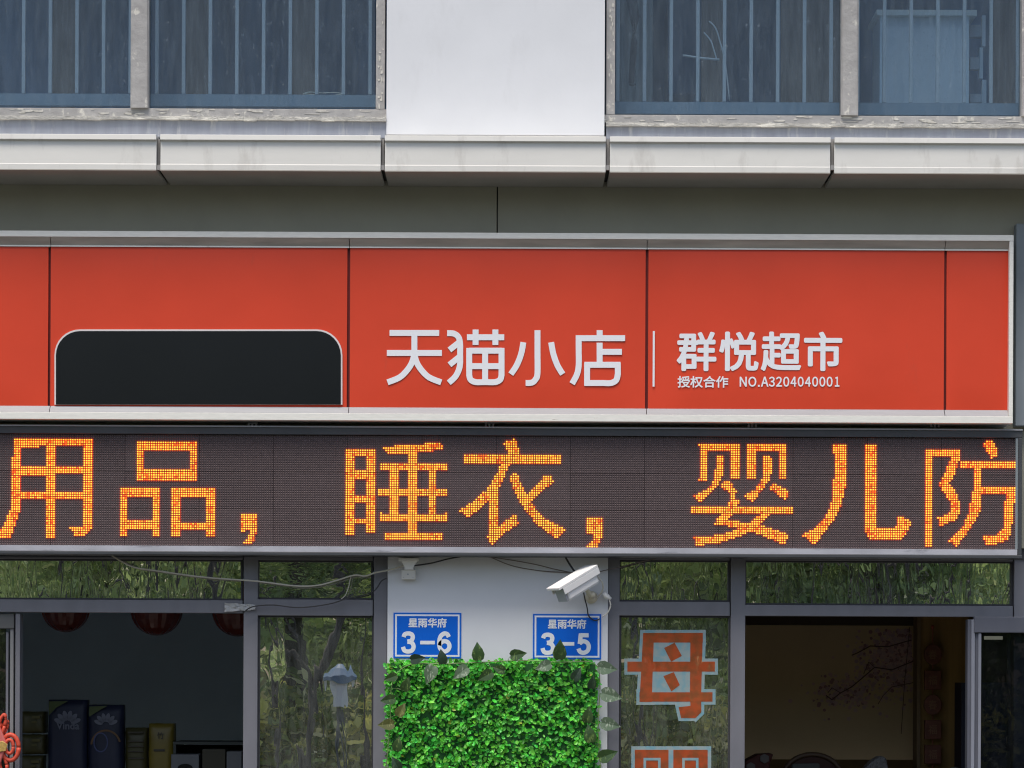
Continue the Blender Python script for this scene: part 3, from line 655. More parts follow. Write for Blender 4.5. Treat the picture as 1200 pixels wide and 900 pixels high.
def pack(name, label, cat, a, y0, b, y1, Y, m_, group=None, depth=.12, parts=None, puff=.0):
    T = thing(name, label, cat, pt((a+b)/2, y1, Y), group)
    X0 = W(a, y0, Y)[0]; X1 = W(b, y0, Y)[0]; Z1 = W((a+b)/2, y0, Y)[1]; Z0 = W((a+b)/2, y1, Y)[1]
    # puffed packet: front bulges, corners pinch
    nx, nz2 = 8, 12; vs = []
    for side in (0, 1):
        for j in range(nz2+1):
            for i in range(nx+1):
                u, v = i/nx, j/nz2; e = (1-(2*u-1)**4)*(1-(2*v-1)**4)
                y = Y-.0+(1-e)*.012 if side == 0 else Y+depth-(1-e)*.012
                if puff: y += (puff*(1-e) if side == 0 else -puff*(1-e))
                vs.append((X0+(X1-X0)*u+R.uniform(-.001, .001), y, Z0+(Z1-Z0)*v+R.uniform(-.001, .001)))
    nn = (nx+1)*(nz2+1); fs = []
    for j in range(nz2):
        for i in range(nx):
            a0 = j*(nx+1)+i; fs.append((a0, a0+1, a0+nx+2, a0+nx+1)); fs.append((nn+a0, nn+a0+nx+1, nn+a0+nx+2, nn+a0+1))
    for i in range(nx): fs.append((i, nn+i, nn+i+1, i+1)); t = nz2*(nx+1)+i; fs.append((t, t+1, nn+t+1, nn+t))
    for j in range(nz2):
        t = j*(nx+1); fs.append((t, t+nx+1, nn+t+nx+1, nn+t)); t += nx; fs.append((t, nn+t, nn+t+nx+1, t+nx+1))
    m = MB(); m.add(vs, fs); m.build('wrapper', m_, T, smooth=True)
    return T
M_bluep = mat('blue_wrapper', (.006, .010, .032), .55, noise=(6, .2)); M_print = mat('pale_print', (.10, .11, .15), .5); M_greenp = mat('green_print', (.04, .06, .01), .5)
M_yel = mat('yellow_wrapper', (.13, .10, .010), .45, noise=(6, .2)); M_yelb = mat('olive_wrapper', (.050, .046, .012), .5, noise=(6, .2))
Yp = .72
def petals(T, cx, cy, r, Y):
    for k, an in enumerate((-68, -42, -14, 14, 42, 68)):
        m = MB(); t = rad(an); pts = []
        for i in range(10):
            a = 2*math.pi*i/10; lx = math.cos(a)*r*.17; ly = r*.62+math.sin(a)*r*.36
            pts.append(W(cx+lx*math.cos(t)+ly*math.sin(t), cy+lx*math.sin(t)-ly*math.cos(t), Y))
        m.prism(pts, Y-.001, Y+.0005); m.build('petal_print', M_print, T)
T = pack('tissue_packet', 'tall dark blue packet with white petal print, left of the two blue packets', 'packet', 56, 820, 101, 925, Yp, M_bluep, 'blue packets on the shelf', puff=.01)
petals(T, 79, 849, 17, Yp-.004)
m = MB(); lettering(m, 'Vinda', 66, 846, 93, 855, Yp-.005, .001); m.build('brand_lettering', M_print, T)
m = MB(); m.prism([W(57.5, 822, Yp-.002), W(80, 821.5, Yp-.002), W(66, 829, Yp-.002), W(57.5, 838, Yp-.002)], Yp-.003, Yp-.001); m.build('green_corner', M_greenp, T)
T = pack('tissue_packet', 'shorter dark blue packet with petal and orange arc print, right of the two blue packets', 'packet', 103, 826, 143.5, 925, Yp, M_bluep, 'blue packets on the shelf', puff=.01)
petals(T, 124, 850, 15, Yp-.004)
m = MB(); m.prism([W(104.5, 828, Yp-.002), W(126, 827, Yp-.002), W(114, 834, Yp-.002), W(104.5, 840, Yp-.002)], Yp-.003, Yp-.001); m.build('green_corner', M_greenp, T)
m = MB(); stroke(m, [W(124+17*math.cos(rad(a)), 874+18*math.sin(rad(a)), Yp-.003) for a in range(-175, -5, 10)], 2.2*S(Yp), Yp-.003, .0005); m.build('orange_arc', mat('orange_print', (.10, .05, .015), .5), T)
m = MB(); stroke(m, [W(118+8*math.cos(rad(a)), 870+11*math.sin(rad(a)), Yp-.003) for a in range(0, 370, 20)], 1.4*S(Yp), Yp-.0035, .0005); m.build('ring_print', mat('mid_blue_print', (.035, .05, .14), .5), T)
for i, (a, y0, b, y1, lb) in enumerate(((23, 834, 52, 859, 'topmost olive packet in the stack at the left of the shelf'), (23, 861, 53, 884, 'middle olive packet in the stack at the left of the shelf'), (22, 886, 50, 925, 'lowest olive packet in the stack at the left of the shelf'))):
    T = pack('olive_packet', lb, 'packet', a, y0, b, y1, Yp+.05, M_yelb, 'olive packets stacked on the shelf', puff=.008)
    m = MB(); m.pbox(a+14, y0+5, a+24, y0+8, Yp+.04, Yp+.06, xr=a); m.pbox(a+14, y0+11, a+20, y0+13, Yp+.04, Yp+.06, xr=a); m.build('printed_bar', mat('yellow_print', (.08, .07, .015), .5), T)
T = pack('yellow_packet', 'dull yellow packet between the blue packet and the brighter yellow one', 'packet', 146.5, 853, 172, 925, Yp+.03, M_yelb, 'yellow packets on the shelf', puff=.008)
m = MB(); 
for y in (858, 868, 874, 880, 888): m.pbox(150, y, 168, y+1.4, Yp+.02, Yp+.05, xr=160)
m.build('printed_bar', mat('brown_print', (.025, .02, .01), .5), T)
T = pack('yellow_packet', 'brighter yellow packet standing beside the dark box rack', 'packet', 174, 848, 203, 925, Yp, M_yel, 'yellow packets on the shelf', puff=.006)
m = MB(); lettering(m, '竹', 184, 858, 192, 866, Yp-.004, .0004); m.pbox(180, 878, 193, 880.6, Yp-.004, Yp+.01, xr=186); m.build('printed_bar', mat('brown_print', (.025, .02, .01), .5), T)
for (a, y0, b, y1, lb, cl, ov) in ((200.5, 884, 233, 925, 'pale grey box with a dark oval, leftmost in the rack', (.11, .12, .13), 1), (237, 878, 264, 925, 'olive brown box between the pale boxes in the rack', (.035, .033, .02), 0), (265.5, 880.5, 283, 925, 'pale grey box at the right end of the rack by the post', (.11, .12, .13), 0)):
    T = thing('small_box', lb, 'box', pt((a+b)/2, y1, Yp-.04), 'boxes in the rack')
    m = MB(); m.pbox(a, y0, b, y1, Yp-.05, Yp+.1, xr=a); m.build('carton', mat('carton_%d' % a, cl, .7, noise=(8, .1)), T, bevel=.002)
    if ov: m = MB(); m.prism([W(217+9*math.cos(t*.5236), 900+5*math.sin(t*.5236), Yp-.05) for t in range(12)], Yp-.053, Yp-.049); m.build('oval_print', M_black, T)

# right room: mural, wood post, hanging charms, goods
Ym = 1.7
MU = thing('wall_mural', 'cream wall hanging printed with pink blossom branches in the brown room', 'wall hanging', pt(970, 895, Ym))
m = MB(); m.pbox(860, 733, 1072, 890, Ym, Ym+.01, xr=970); m.build('sheet', mat('cream_sheet', (.66, .50, .29), .9, noise=(1.2, .12)), MU)
m = MB(); br = [[(1070,775),(1045,785),(1025,782),(1010,795),(998,805),(985,812),(975,820),(968,815)],[(1025,782),(1018,776),(1012,790)],[(985,812),(975,806),(970,812)],[(1068,750),(1040,758),(1020,757),(1005,765),(998,768)],[(1070,800),(1045,805),(1035,815),(1029,825)],[(1066,735),(1060,800),(1056,860)]]
for i, b_ in enumerate(br): stroke(m, [W(x, y, Ym-.008) for x, y in b_], (1.3 if i in (0, 3) else .8)*S(Ym), Ym-.008-.0002*i, .0006)
m.build('branch', mat('branch_print', (.12, .07, .06), .9), MU)
m = MB()
for k in range(1300):
    t = R.random(); x = 1068-abs(R.gauss(0, 26)) if t < .8 else R.gauss(990, 18); y = R.gauss(770, 20) if t < .8 else R.gauss(812, 9)
    if y < 738 or x > 1070 or x < 862: continue
    r = R.uniform(1.0, 2.8); c = R.choice([(.60, .38, .36), (.56, .40, .40), (.50, .34, .36), (.62, .44, .40), (.36, .20, .20)])
    m.add([(*W(x+r*math.cos(a*1.2566), y+r*math.sin(a*1.2566), Ym-.004)[:1], Ym-.004-k*.000002, W(x+r*math.cos(a*1.2566), y+r*math.sin(a*1.2566), Ym-.004)[1]) for a in range(5)], [(4, 3, 2, 1, 0)], c)
m.build('blossom', mat('blossom_print', (.3, .2, .2), .9, attr='tint'), MU, kind='stuff')
m = MB(); m.pbox(868, 700, 1080, 732, 1.55, 1.7, xr=970); m.build('beam', mat('dark_beam', (.05, .035, .02), .8), B)
T = thing('wood_post', 'orange brown wooden post between the wall hanging and the open door leaf', 'post', pt(1104, 1200, 1.3))
m = MB(); m.pbox(1077, 690, 1134, 1225, 1.3, 1.4, xr=1104); m.build('post_body', mat('post_wood', (.28, .165, .045), .7, noise=(5, .25, (4, 1, .3)), stain=((.08, .04, .015), 30, .70, .74, (1, 1, 1))), T)
m = MB(); m.pbox(1074, 690, 1078, 1225, 1.27, 1.4, xr=1076); m.build('moulding', mat('post_moulding', (.17, .11, .05), .6), T)
T = thing('hanging_charm', 'string of dark red charms hanging down the wooden post', 'hanging charm', pt(1093, 905, 1.26))
m = MB(); m.tube([pt(1093, 733, 1.26), pt(1093, 905, 1.26)], .0025, 5); m.ball(pt(1093, 735, 1.26), .009, .009, .011, 10, 6); m.build('cord', mat('red_cord', (.25, .05, .02), .6), T)
for y, sh in ((767, 0), (797, 1), (826, 0), (855, 1), (884, 1)):
    m = MB(); pts = []
    for i in range(16):
        a = 2*math.pi*i/16; k = 10.5 if sh == 0 else 10.5/max(abs(math.cos(a)), abs(math.sin(a)))*.93
        pts.append(W(1093+k*math.cos(a), y+min(1.25, 1.15)*k*math.sin(a), 1.25))
    m.prism(pts, 1.235, 1.26); ch = m.build('charm', mat('charm_red', (.14, .04, .018), .5, noise=(40, .3)), T, bevel=.003)
    m = MB(); lettering(m, '福' if sh else '春', 1088, y-5.5, 1098, y+5.5, 1.233, .0004); m.build('charm_character', mat('charm_gold', (.22, .11, .05), .5), ch)
# counter and things on it
m = MB(); m.pbox(866, 912, 1128, 920, .9, 1.5, xr=1000); m.pbox(870, 920, 876, 1200, .95, 1.4, xr=1000); m.pbox(1118, 920, 1124, 1200, .95, 1.4, xr=1000)
tag(m.build('counter', mat('brown_counter', (.12, .075, .035), .6), base=pt(1000, 1200, .9)), 'brown counter at the bottom of the brown room', 'counter')
T = thing('wicker_chair', 'round backed dark red chair behind the counter', 'chair', pt(952, 915, 1.2))
def arc(cx, cy, rx, ry, a0, a1, Y, n=16): return [pt(cx+rx*math.cos(rad(a0+(a1-a0)*i/n)), cy-ry*math.sin(rad(a0+(a1-a0)*i/n)), Y) for i in range(n+1)]
m = MB(); m.tube(arc(952, 915, 36, 31, 0, 180, 1.2), .012, 8); m.build('back_rim', mat('chair_rim', (.12, .07, .04), .5), T, smooth=True)
m = MB(); m.prism([(p[0], p[2]) for p in arc(952, 915, 33, 28, 0, 180, 1.2)], 1.205, 1.22); m.build('back_panel', mat('chair_red', (.07, .018, .010), .6), T)
m = MB(); m.prism([W(928, 895, 1.19), W(960, 894, 1.19), W(962, 915, 1.19), W(925, 915, 1.19)], 1.17, 1.2); m.build('cushion', mat('chair_cushion', (.14, .15, .14), .8), T, bevel=.008)
T = thing('patterned_bag', 'dark red bag with pale round flowers at the left end of the counter', 'bag', pt(890, 915, 1.0))
m = MB(); m.prism([W(873, 892, 1.), W(888, 884, 1.), W(907, 883, 1.), W(902, 896, 1.), W(905, 914, 1.), W(872, 914, 1.)], 1., 1.15); m.build('bag_body', mat('bag_red', (.07, .014, .010), .7), T, bevel=.012)
m = MB()
for x, y in ((896, 889), (880, 899), (894, 907)): m.prism([W(x+5*math.cos(t*.5236)*(1+.15*(t % 2)), y+5*math.sin(t*.5236)*(1+.15*(t % 2)), .99) for t in range(12)], .990, .999)
m.build('flower_print', mat('bag_print', (.12, .11, .105), .7), T)
m = MB()
pts = [(1008,914),(1012,902),(1020,893),(1029,887),(1036,886),(1039,890),(1041,900),(1042,914)]
m.prism([W(x, y, .98) for x, y in pts], .98, 1.08)
o = m.build('plastic_bag', mat('white_bag', (.22, .225, .23), .5, bump=(60, 1, .02)), base=pt(1025, 914, .98), bevel=.01); tag(o, 'crumpled white plastic bag on the counter', 'bag')
m = MB(); m.prism([(p[0], p[2]) for p in arc(1120, 912, 11, 13, 0, 180, .98)], .98, 1.02); tag(m.build('round_tin', mat('grey_tin', (.20, .21, .21), .4), base=pt(1120, 912, .98), bevel=.006), 'grey round topped tin on the counter beside the door leaf', 'tin')
m = MB(); m.pbox(1126, 800, 1134, 1180, 1.0, 1.2, xr=1130); tag(m.build('dark_cabinet', mat('navy_cabinet', (.01, .012, .03), .5), base=pt(1130, 1180, 1.)), 'narrow navy cabinet beside the wooden post', 'cabinet')
# behind right door glass
m = MB(); m.pbox(1150, 800, 1260, 1200, .9, 1.3, xr=1180); tag(m.build('drinks_fridge', mat('fridge_navy', (.03, .06, .13), .4, noise=(7, .5)), base=pt(1190, 1200, .9)), 'dark blue fridge seen through the glass of the right door leaf', 'fridge')
T = thing('tube_lamp', 'short lit warm tube lamp seen through the right door leaf glass', 'lamp', pt(1165, 747, .5))
m = MB(); m.pbox(1154, 745.5, 1175, 749.5, .5, .52, xr=1165); m.build('tube', emitmat('warm_tube', (1, .82, .50), .75), T)
m = MB(); m.pbox(1152, 744, 1184, 745.3, .5, .54, xr=1165); m.build('fitting', mat('dull_rail_paint', (.12, .12, .115), .5), T)

# ------------------------------------------------------------------ window stickers 母 婴
M_or = mat('orange_sticker', (.50, .115, .04), .22, noise=(16, .18, (1, 1, .5)), spec=.7); M_pb = mat('pale_blue_sticker', (.42, .50, .50), .25, noise=(20, .08), spec=.7)
Yk = YG-.002
def C3(pts): return crop(pts, 715, 730, 900/170, Yk)
MO = [[(205,62),(575,62),(575,122),(205,122)], [(205,62),(272,62),(258,490),(182,490)], [(498,62),(575,62),(565,430),(565,555),(530,590),(500,560),(495,430)], [(107,240),(650,240),(650,302),(107,302)],
      [(182,430),(635,430),(635,488),(182,488)], [(425,522),(495,515),(565,500),(560,560),(530,590),(440,590)], [(335,155),(400,122),(445,205),(378,240)], [(330,330),(395,305),(432,385),(380,425)]]
def sticker(name, col, refl):
    m_ = bpy.data.materials.new(name); m_.use_nodes = True; t = m_.node_tree; N = t.nodes; L = t.links; N.remove(N['Principled BSDF'])
    d = N.new('ShaderNodeBsdfDiffuse'); gl = N.new('ShaderNodeBsdfGlossy'); gl.inputs['Roughness'].default_value = .02; mx_ = N.new('ShaderNodeMixShader'); mx_.inputs[0].default_value = refl
    tc = N.new('ShaderNodeTexCoord'); mp = N.new('ShaderNodeMapping'); mp.inputs['Scale'].default_value = (22, 22, 9); L.new(tc.outputs['Object'], mp.inputs[0])
    w_ = N.new('ShaderNodeTexNoise'); w_.inputs['Scale'].default_value = 1; w_.inputs['Detail'].default_value = 2; L.new(mp.outputs[0], w_.inputs['Vector'])
    bp = N.new('ShaderNodeBump'); bp.inputs['Distance'].default_value = .0004; L.new(w_.outputs[0], bp.inputs['Height']); L.new(bp.outputs[0], gl.inputs['Normal'])
    n2 = N.new('ShaderNodeTexNoise'); n2.inputs['Scale'].default_value = 26; n2.inputs['Detail'].default_value = 6; L.new(tc.outputs['Object'], n2.inputs['Vector'])
    mc_ = N.new('ShaderNodeMix'); mc_.data_type = 'RGBA'; mc_.inputs[6].default_value = (*col, 1); mc_.inputs[7].default_value = (col[0]*.62, col[1]*.95, col[2]*1.1, 1); rg = N.new('ShaderNodeMapRange'); rg.inputs[1].default_value = .42; rg.inputs[2].default_value = .62
    L.new(n2.outputs[0], rg.inputs[0]); L.new(rg.outputs[0], mc_.inputs[0]); L.new(mc_.outputs[2], d.inputs[0]); L.new(d.outputs[0], mx_.inputs[1]); L.new(gl.outputs[0], mx_.inputs[2]); L.new(mx_.outputs[0], N['Material Output'].inputs[0]); return m_
M_or = sticker('orange_film', (.60, .10, .035), .34); M_pb = sticker('pale_blue_film', (.40, .49, .50), .25)
T = thing('window_sticker', 'orange character with pale outline at the top of the pane right of the ivy wall', 'window sticker', pt(788, 842, Yk), 'orange window characters')
m = MB()
for i, p in enumerate(MO[:6]):
    q = C3(p); m.prism(q, Yk-.0004-.00005*i, Yk+.0005)
    stroke(m, q, 38/5.29*S(Yk), Yk-.0002-.00003*i, .0003, closed=True)
m.prism(C3([(262,115),(505,115),(505,435),(255,435)]), Yk-.0008, Yk)
m.build('outline', M_pb, T)
m = MB()
for i, p in enumerate(MO): m.prism(C3(p), Yk-.0012-.00006*i, Yk-.0009)
m.build('character', M_or, T)
T = thing('window_sticker', 'orange character cut off by the lower edge of the picture, in the same pane', 'window sticker', pt(788, 975, Yk), 'orange window characters')
YY = [[(153,787),(362,787),(362,985),(153,985)], [(392,787),(605,787),(605,985),(392,985)], [(130,1040),(640,1040),(640,1090),(130,1090)], [(330,985),(400,985),(400,1240),(330,1240)], [(200,1230),(560,1230),(560,1280),(200,1280)]]
m = MB()
for i, p in enumerate(YY):
    q = C3(p); m.prism(q, Yk-.0004-.00005*i, Yk+.0005); stroke(m, q, 44/5.29*S(Yk), Yk-.0002-.00003*i, .0003, closed=True)
m.build('outline', M_pb, T)
m = MB()
for i, p in enumerate(YY): m.prism(C3(p), Yk-.0012-.00006*i, Yk-.0009)
m.build('character', M_or, T)
m = MB()
for i, p in enumerate(([(215,1000),(215,845),(305,845),(305,1000)], [(455,1000),(455,845),(540,845),(540,1000)])): stroke(m, C3(p), 16/5.29*S(Yk), Yk-.0022-.0001*i, .0004)
m.build('inner_line', M_pb, T)

# ------------------------------------------------------------------ number plates
M_blue = mat('plate_blue', (.002, .13, .66), .4, spec=.25); M_rim = mat('plate_rim_blue', (.03, .13, .42), .4)
def plate(x0, y0, x1, y1, num, label):
    Y = -.004
    T = thing('number_plate', label, 'house number plate', pt((x0+x1)/2, y1, Y), 'blue house number plates')
    m = MB(); m.pbox(x0, y0, x1, y1, Y, 0, xr=(x0+x1)/2); m.build('plate', M_blue, T, bevel=.001)
    m = MB(); xr = (x0+x1)/2; Yb = Y-.0006
    for a, b, c, d in ((x0+2, y0+2, x1-2, y0+4), (x0+2, y1-4, x1-2, y1-2), (x0+2, y0+4, x0+4, y1-4), (x1-4, y0+4, x1-2, y1-4)): m.pbox(a, b, c, d, Yb, Y-.0001, xr=xr)
    m.build('border', M_vinyl, T)
    m = MB(); lettering(m, '星雨华府', x0+17.5, y0+6, x0+62.5, y0+17.5, Yb, .0013); m.build('street_name', M_vinyl, T)
    # heavy grotesque numerals from strokes, box 16 x 24 px
    def D(pts, ox): return [W(x0+ox+a, y0+22.5+b, Yb) for a, b in pts]
    DG = {'3': [sm([(2.5,6),(4,2.8),(8,1.8),(12,3),(13.2,6.5),(11.5,10.2),(7,11.4)]), sm([(7,11.4),(12,12.6),(14.2,17),(12.5,21.5),(8,23),(3.5,21.8),(1.8,17.5)])],
          '6': [sm([(13.6,6),(11.5,2.6),(8,1.9),(4.4,4.5),(2.6,9),(2.3,14),(3.4,19.5),(8,23),(12.6,21),(14.2,16.5),(12.4,12.2),(8.2,10.8),(4.4,12.6),(2.8,16)])],
          '5': [[(13.8,2.4),(4.2,2.4)], [(4.8,.4),(3.4,12.6)], sm([(3.2,12.0),(7.5,9.4),(12,11.2),(14,15.8),(12.4,20.8),(8,23),(3.8,21.8),(1.9,18)])],
          '-': [[(0,12.5),(17,12.5)]]}
    m = MB(); 
    for ch, ox in ((num[0], 9.5), ('-', 31.5), (num[1], 51.5)):
        for i, st in enumerate(DG[ch]): stroke(m, D(st, ox), (5.0 if ch != '-' else 4.2)*S(0), Yb-.00008*i, .0005)
    m.build('numerals', M_vinyl, T)
plate(461, 718, 540.5, 771.5, '36', 'blue plate reading 3-6 on the white pillar')
plate(624.5, 719.5, 704.5, 772.5, '35', 'blue plate reading 3-5 on the white pillar under the camera')

# ------------------------------------------------------------------ artificial hedge mat and ivy
HG = thing('artificial_hedge', 'bright green artificial leaf mat hung on the white pillar', 'artificial hedge', pt(575, 1030, 0))
m = MB(); m.pbox(458, 778, 697, 1020, -.03, -.002, xr=577); m.build('backing', mat('hedge_backing', (.015, .09, .02), .9), HG)
M_leaf = mat('hedge_leaf', (.1, .4, .1), .38, attr='tint', spec=.4, trans=.25)
m = MB()
def leaflet(mb, p, n, r, c, up=None):
    n = n.normalized(); a = n.cross(Vector((0, 0, 1)));
    if a.length < .05: a = Vector((1, 0, 0))
    a.normalize(); b = a.cross(n)
    t = R.uniform(0, 6.28); a, b = a*math.cos(t)+b*math.sin(t), b*math.cos(t)-a*math.sin(t)
    q = [p-a*r*.95, p-a*r*.35+b*r*.62+n*r*.18, p+a*r*.55+b*r*.6+n*r*.22, p+a*r*1.05+n*.1*r, p+a*r*.55-b*r*.6+n*r*.22, p-a*r*.35-b*r*.62+n*r*.18, p+a*.1*r-n*r*.10]
    mb.add(q, [(0, 6, 1), (1, 6, 2), (2, 6, 3), (3, 6, 4), (4, 6, 5), (5, 6, 0)], c)
GX0, GX1 = 457, 696; GY0, GY1 = 779, 1025
for k in range(13500):
    edge = R.random() < .13
    px = R.uniform(GX0, GX1); py = GY0+(GY1-GY0)*R.random()
    if edge:
        if R.random() < .4: py = GY0+R.gauss(0, 3)
        else: px = (GX0 if R.random() < .5 else GX1)+R.gauss(0, 3)
    if abs(py-864-1.2*math.sin(px*.2)) < 1.3 and not edge and R.random() < .8: continue
    dep = -R.uniform(.012, .075) if not edge else -R.uniform(.01, .045)
    dep *= .8+.35*math.sin(px*.16)*math.sin(py*.21+1)
    x, z = W(px, py, dep)
    nn = Vector((R.gauss(0, .6), -1, R.gauss(.35, .55)))
    g_ = R.uniform(.42, .95); r_ = g_*R.uniform(.12, .38); 
    if R.random() < .15: g_ *= .5; r_ *= .45
    if R.random() < .008: g_, r_ = .55, .50
    leaflet(m, Vector((x, dep, z)), nn, R.uniform(.007, .0130), (r_*.80, g_*.88, g_*R.uniform(.06, .14)))
m.build('leaflet', M_leaf, HG, kind='stuff')
IV = thing('ivy_garland', 'variegated ivy garland draped round the edges of the green hedge mat', 'ivy garland', pt(575, 775, -.08))
st = spline([pt(452, 905, -.06), pt(457, 850, -.07), pt(460, 800, -.07), pt(480, 779, -.075), pt(520, 778, -.08), pt(565, 776, -.08), pt(610, 774, -.07), pt(655, 776, -.08), pt(695, 777, -.08), pt(703, 800, -.07), pt(701, 850, -.07), pt(704, 905, -.06)], 6)
m = MB(); m.tube(st, .0022, 5)
M_ivy = {}
for nm, c1, c2 in (('olive', (.04, .085, .022), (.15, .23, .06)), ('pale', (.14, .20, .12), (.42, .48, .36)), ('dark', (.02, .045, .02), (.06, .09, .04)), ('yellow', (.13, .14, .04), (.28, .28, .10))):
    M_ivy[nm] = mat('ivy_'+nm, c1, .35, noise=(40, .15), stain=(c2, 42, .56, .62, (2.2, 2.2, .9)), trans=.15)
leaves = [(518,770,9,100,'dark'),(560,764,11,95,'olive'),(607,767,10,10,'olive'),(656,762,12,88,'olive'),(504,790,12,-110,'pale'),(540,788,11,-140,'pale'),(569,792,10,-150,'olive'),(637,781,10,200,'pale'),
  (458,794,8,200,'olive'),(455,820,9,190,'olive'),(453,849,10,185,'yellow'),(711,783,12,-8,'pale'),(716,815,13,-15,'pale'),(715,849,12,-12,'pale'),(712,885,12,20,'olive'),(676,790,9,60,'dark'),(689,838,10,80,'olive'),(691,860,11,100,'olive'),
  (489,772,9,10,'dark'),(476,802,9,70,'olive'),(470,832,9,60,'yellow'),(466,872,9,80,'olive'),(585,784,8,160,'olive'),(464,895,9,120,'dark'),(694,800,8,80,'dark')]
for (px, py, r, an, kind) in leaves:
    q = MB(); Y = -.095; c = Vector(pt(px, py, Y)); rr = r*S(Y)*1.0; t = rad(an)
    d = Vector((math.cos(t), 0, math.sin(t))); sd = Vector((-math.sin(t), 0, math.cos(t))); tilt = R.uniform(-.35, .35)
    out = [(-.85, 0), (-1.0, .3), (-.75, .68), (-.3, .82), (.25, .62), (.7, .28), (1.1, 0), (.7, -.28), (.25, -.62), (-.3, -.82), (-.75, -.68), (-1.0, -.3)]
    vs = [c+d*(a*rr)+sd*(b*rr*.85)+Vector((0, -1, 0))*((abs(b)*.18-.1*a*a+tilt*a*.5)*rr) for a, b in out]
    mids = [c+d*(a*rr)+Vector((0, -1, 0))*((-.1*a*a+tilt*a*.5)*rr) for a in (-.5, 0, .5)]
    V = vs+mids; i0, i1, i2 = 12, 13, 14
    q.add(V, [(0,1,12),(1,2,12),(2,3,12),(3,13,12),(3,4,13),(4,14,13),(4,5,14),(5,6,14),(0,12,11),(11,12,10),(10,12,9),(9,12,13),(9,13,8),(8,13,14),(8,14,7),(7,14,6)])
    q.build('leaf', M_ivy[kind], IV)
    s0 = min(st, key=lambda v: (v-vs[0]).length); m.tube([s0, (s0+vs[0])/2+Vector((0, -.004, .004)), vs[0]], .0012, 4)
m.build('stem', mat('ivy_stem', (.16, .25, .08), .6), IV)

# ------------------------------------------------------------------ CCTV camera, mount, cables, tape
M_camw = mat('camera_white', (.86, .85, .82), .38); M_cream = mat('cream_plastic', (.62, .56, .42), .5); M_grey = mat('lens_grey', (.36, .37, .39), .35)
CC = thing('security_camera', 'white bullet security camera aimed down left on the white pillar', 'security camera', pt(690, 705, 0))
cen = Vector(pt(676, 683, -.17)); ax = Vector((-.70, -.58, -.44)).normalized(); side = ax.cross(Vector((0, 0, 1))).normalized(); upv = side.cross(ax).normalized()
def cbox(mb, a0, a1, s0, s1, u0, u1, taper=1.0):
    vs = []
    for a, k in ((a0, 1), (a1, taper)):
        for s_, u_ in ((s0, u0), (s1, u0), (s1, u1), (s0, u1)): vs.append(cen+(ax*a+side*s_*k+upv*u_*k)*1.12)
    mb.add(vs, [(0, 1, 2, 3), (7, 6, 5, 4), (0, 4, 5, 1), (1, 5, 6, 2), (2, 6, 7, 3), (3, 7, 4, 0)])
m = MB(); cbox(m, -.085, .085, -.030, .030, -.040, .020); m.build('body', M_camw, CC, bevel=.012)
m = MB(); cbox(m, -.095, .120, -.036, .036, .022, .032); cbox(m, -.095, .100, -.036, -.0335, -.004, .0218); cbox(m, -.095, .100, .0335, .036, -.004, .0218); m.build('sun_shield', M_camw, CC, bevel=.0045)
m = MB(); cbox(m, .0855, .094, -.027, .027, -.037, .016); fr = m.build('front_face', M_grey, CC, bevel=.003)
m = MB(); m.tube([cen+ax*.0945+upv*-.006, cen+ax*.099+upv*-.006], .012, 14); m.build('lens', mat('lens_black', (.01, .01, .012), .1), fr)
b0 = Vector(pt(693, 700, -.0)); e0 = cen-ax*.03-upv*.035
m = MB(); m.tube([b0, b0+Vector((0, -.012, 0))], .027, 18); m.tube([b0+Vector((0, -.012, 0)), b0+Vector((0, -.02, 0))], [.026, .016], 18); m.tube([b0+Vector((0, -.018, 0)), b0+Vector((0, -.11, .012))], .0085, 10)
m.tube([b0+Vector((0, -.105, -.0)), e0], .010, 10); m.ball(tuple(b0+Vector((0, -.108, .008))), .015, .015, .015, 12, 8); m.build('bracket', M_cream, CC, bevel=.001)
m = MB(); m.ball(pt(700, 664, -.005), .006, .006, .006, 8, 6); m.build('wall_plug', M_grey, CC)
def cable(label, pts, r, m_, Y=None, name='cable', cat='cable', group='cables over the shopfront'):
    m = MB(); P_ = spline([pt(*p) if len(p) == 3 else pt(p[0], p[1], Y) for p in pts], 6); m.tube(P_, r, 6)
    return tag(m.build(name, m_, base=tuple(P_[0]), smooth=True), label, cat, group)
M_cc = mat('weathered_cable', (.52, .49, .40), .6); M_ck = mat('black_cable', (.03, .03, .033), .5); M_cw = mat('white_cable', (.70, .67, .60), .5); M_cg = mat('brown_grey_cable', (.17, .14, .13), .6)
cable('thick pale cable sagging across the left transom panes to the small white mount', [(131,651),(155,664),(185,669),(240,676.5),(300,681),(345,686.5),(372,686),(395,680),(415,674),(428,675),(440,671),(460,667),(478,661)], .0040, M_cc, -.03)
cable('dark thin cable looping from the taped post up to the white pillar edge', [(285,718),(296,711),(320,709),(350,712),(385,708),(405,702),(436,694),(447,681),(453,678)], .0030, M_ck, -.02)
cable('short pale loop of wire hanging at the pane corner beside the pillar', [(411,674),(409,686),(405,697),(400,702)], .0022, M_cc, -.02)
cable('black cable running from the small white mount up under the display', [(484,663),(505,660),(525,655),(545,651.5)], .0035, M_ck, -.025)
cable('upper of two brown cables sagging across the top of the pillar', [(556,651),(590,655),(625,661),(650,667),(672,671.5)], .0022, M_cg, -.012)
cable('lower of two brown cables sagging across the top of the pillar', [(575,653),(600,663),(630,668.5),(655,670.5),(674,671)], .0022, M_cg, -.008)
cable('short straight black cable dropping from the display to the security camera', [(662,652,-.05),(668,662,-.06),(675,672,-.08)], .0042, M_ck)
cable('thin grey cable from behind the security camera to the right transom pane', [(700,670.5),(715,667),(730,664),(748,659),(768,655)], .0024, M_cg, -.02)
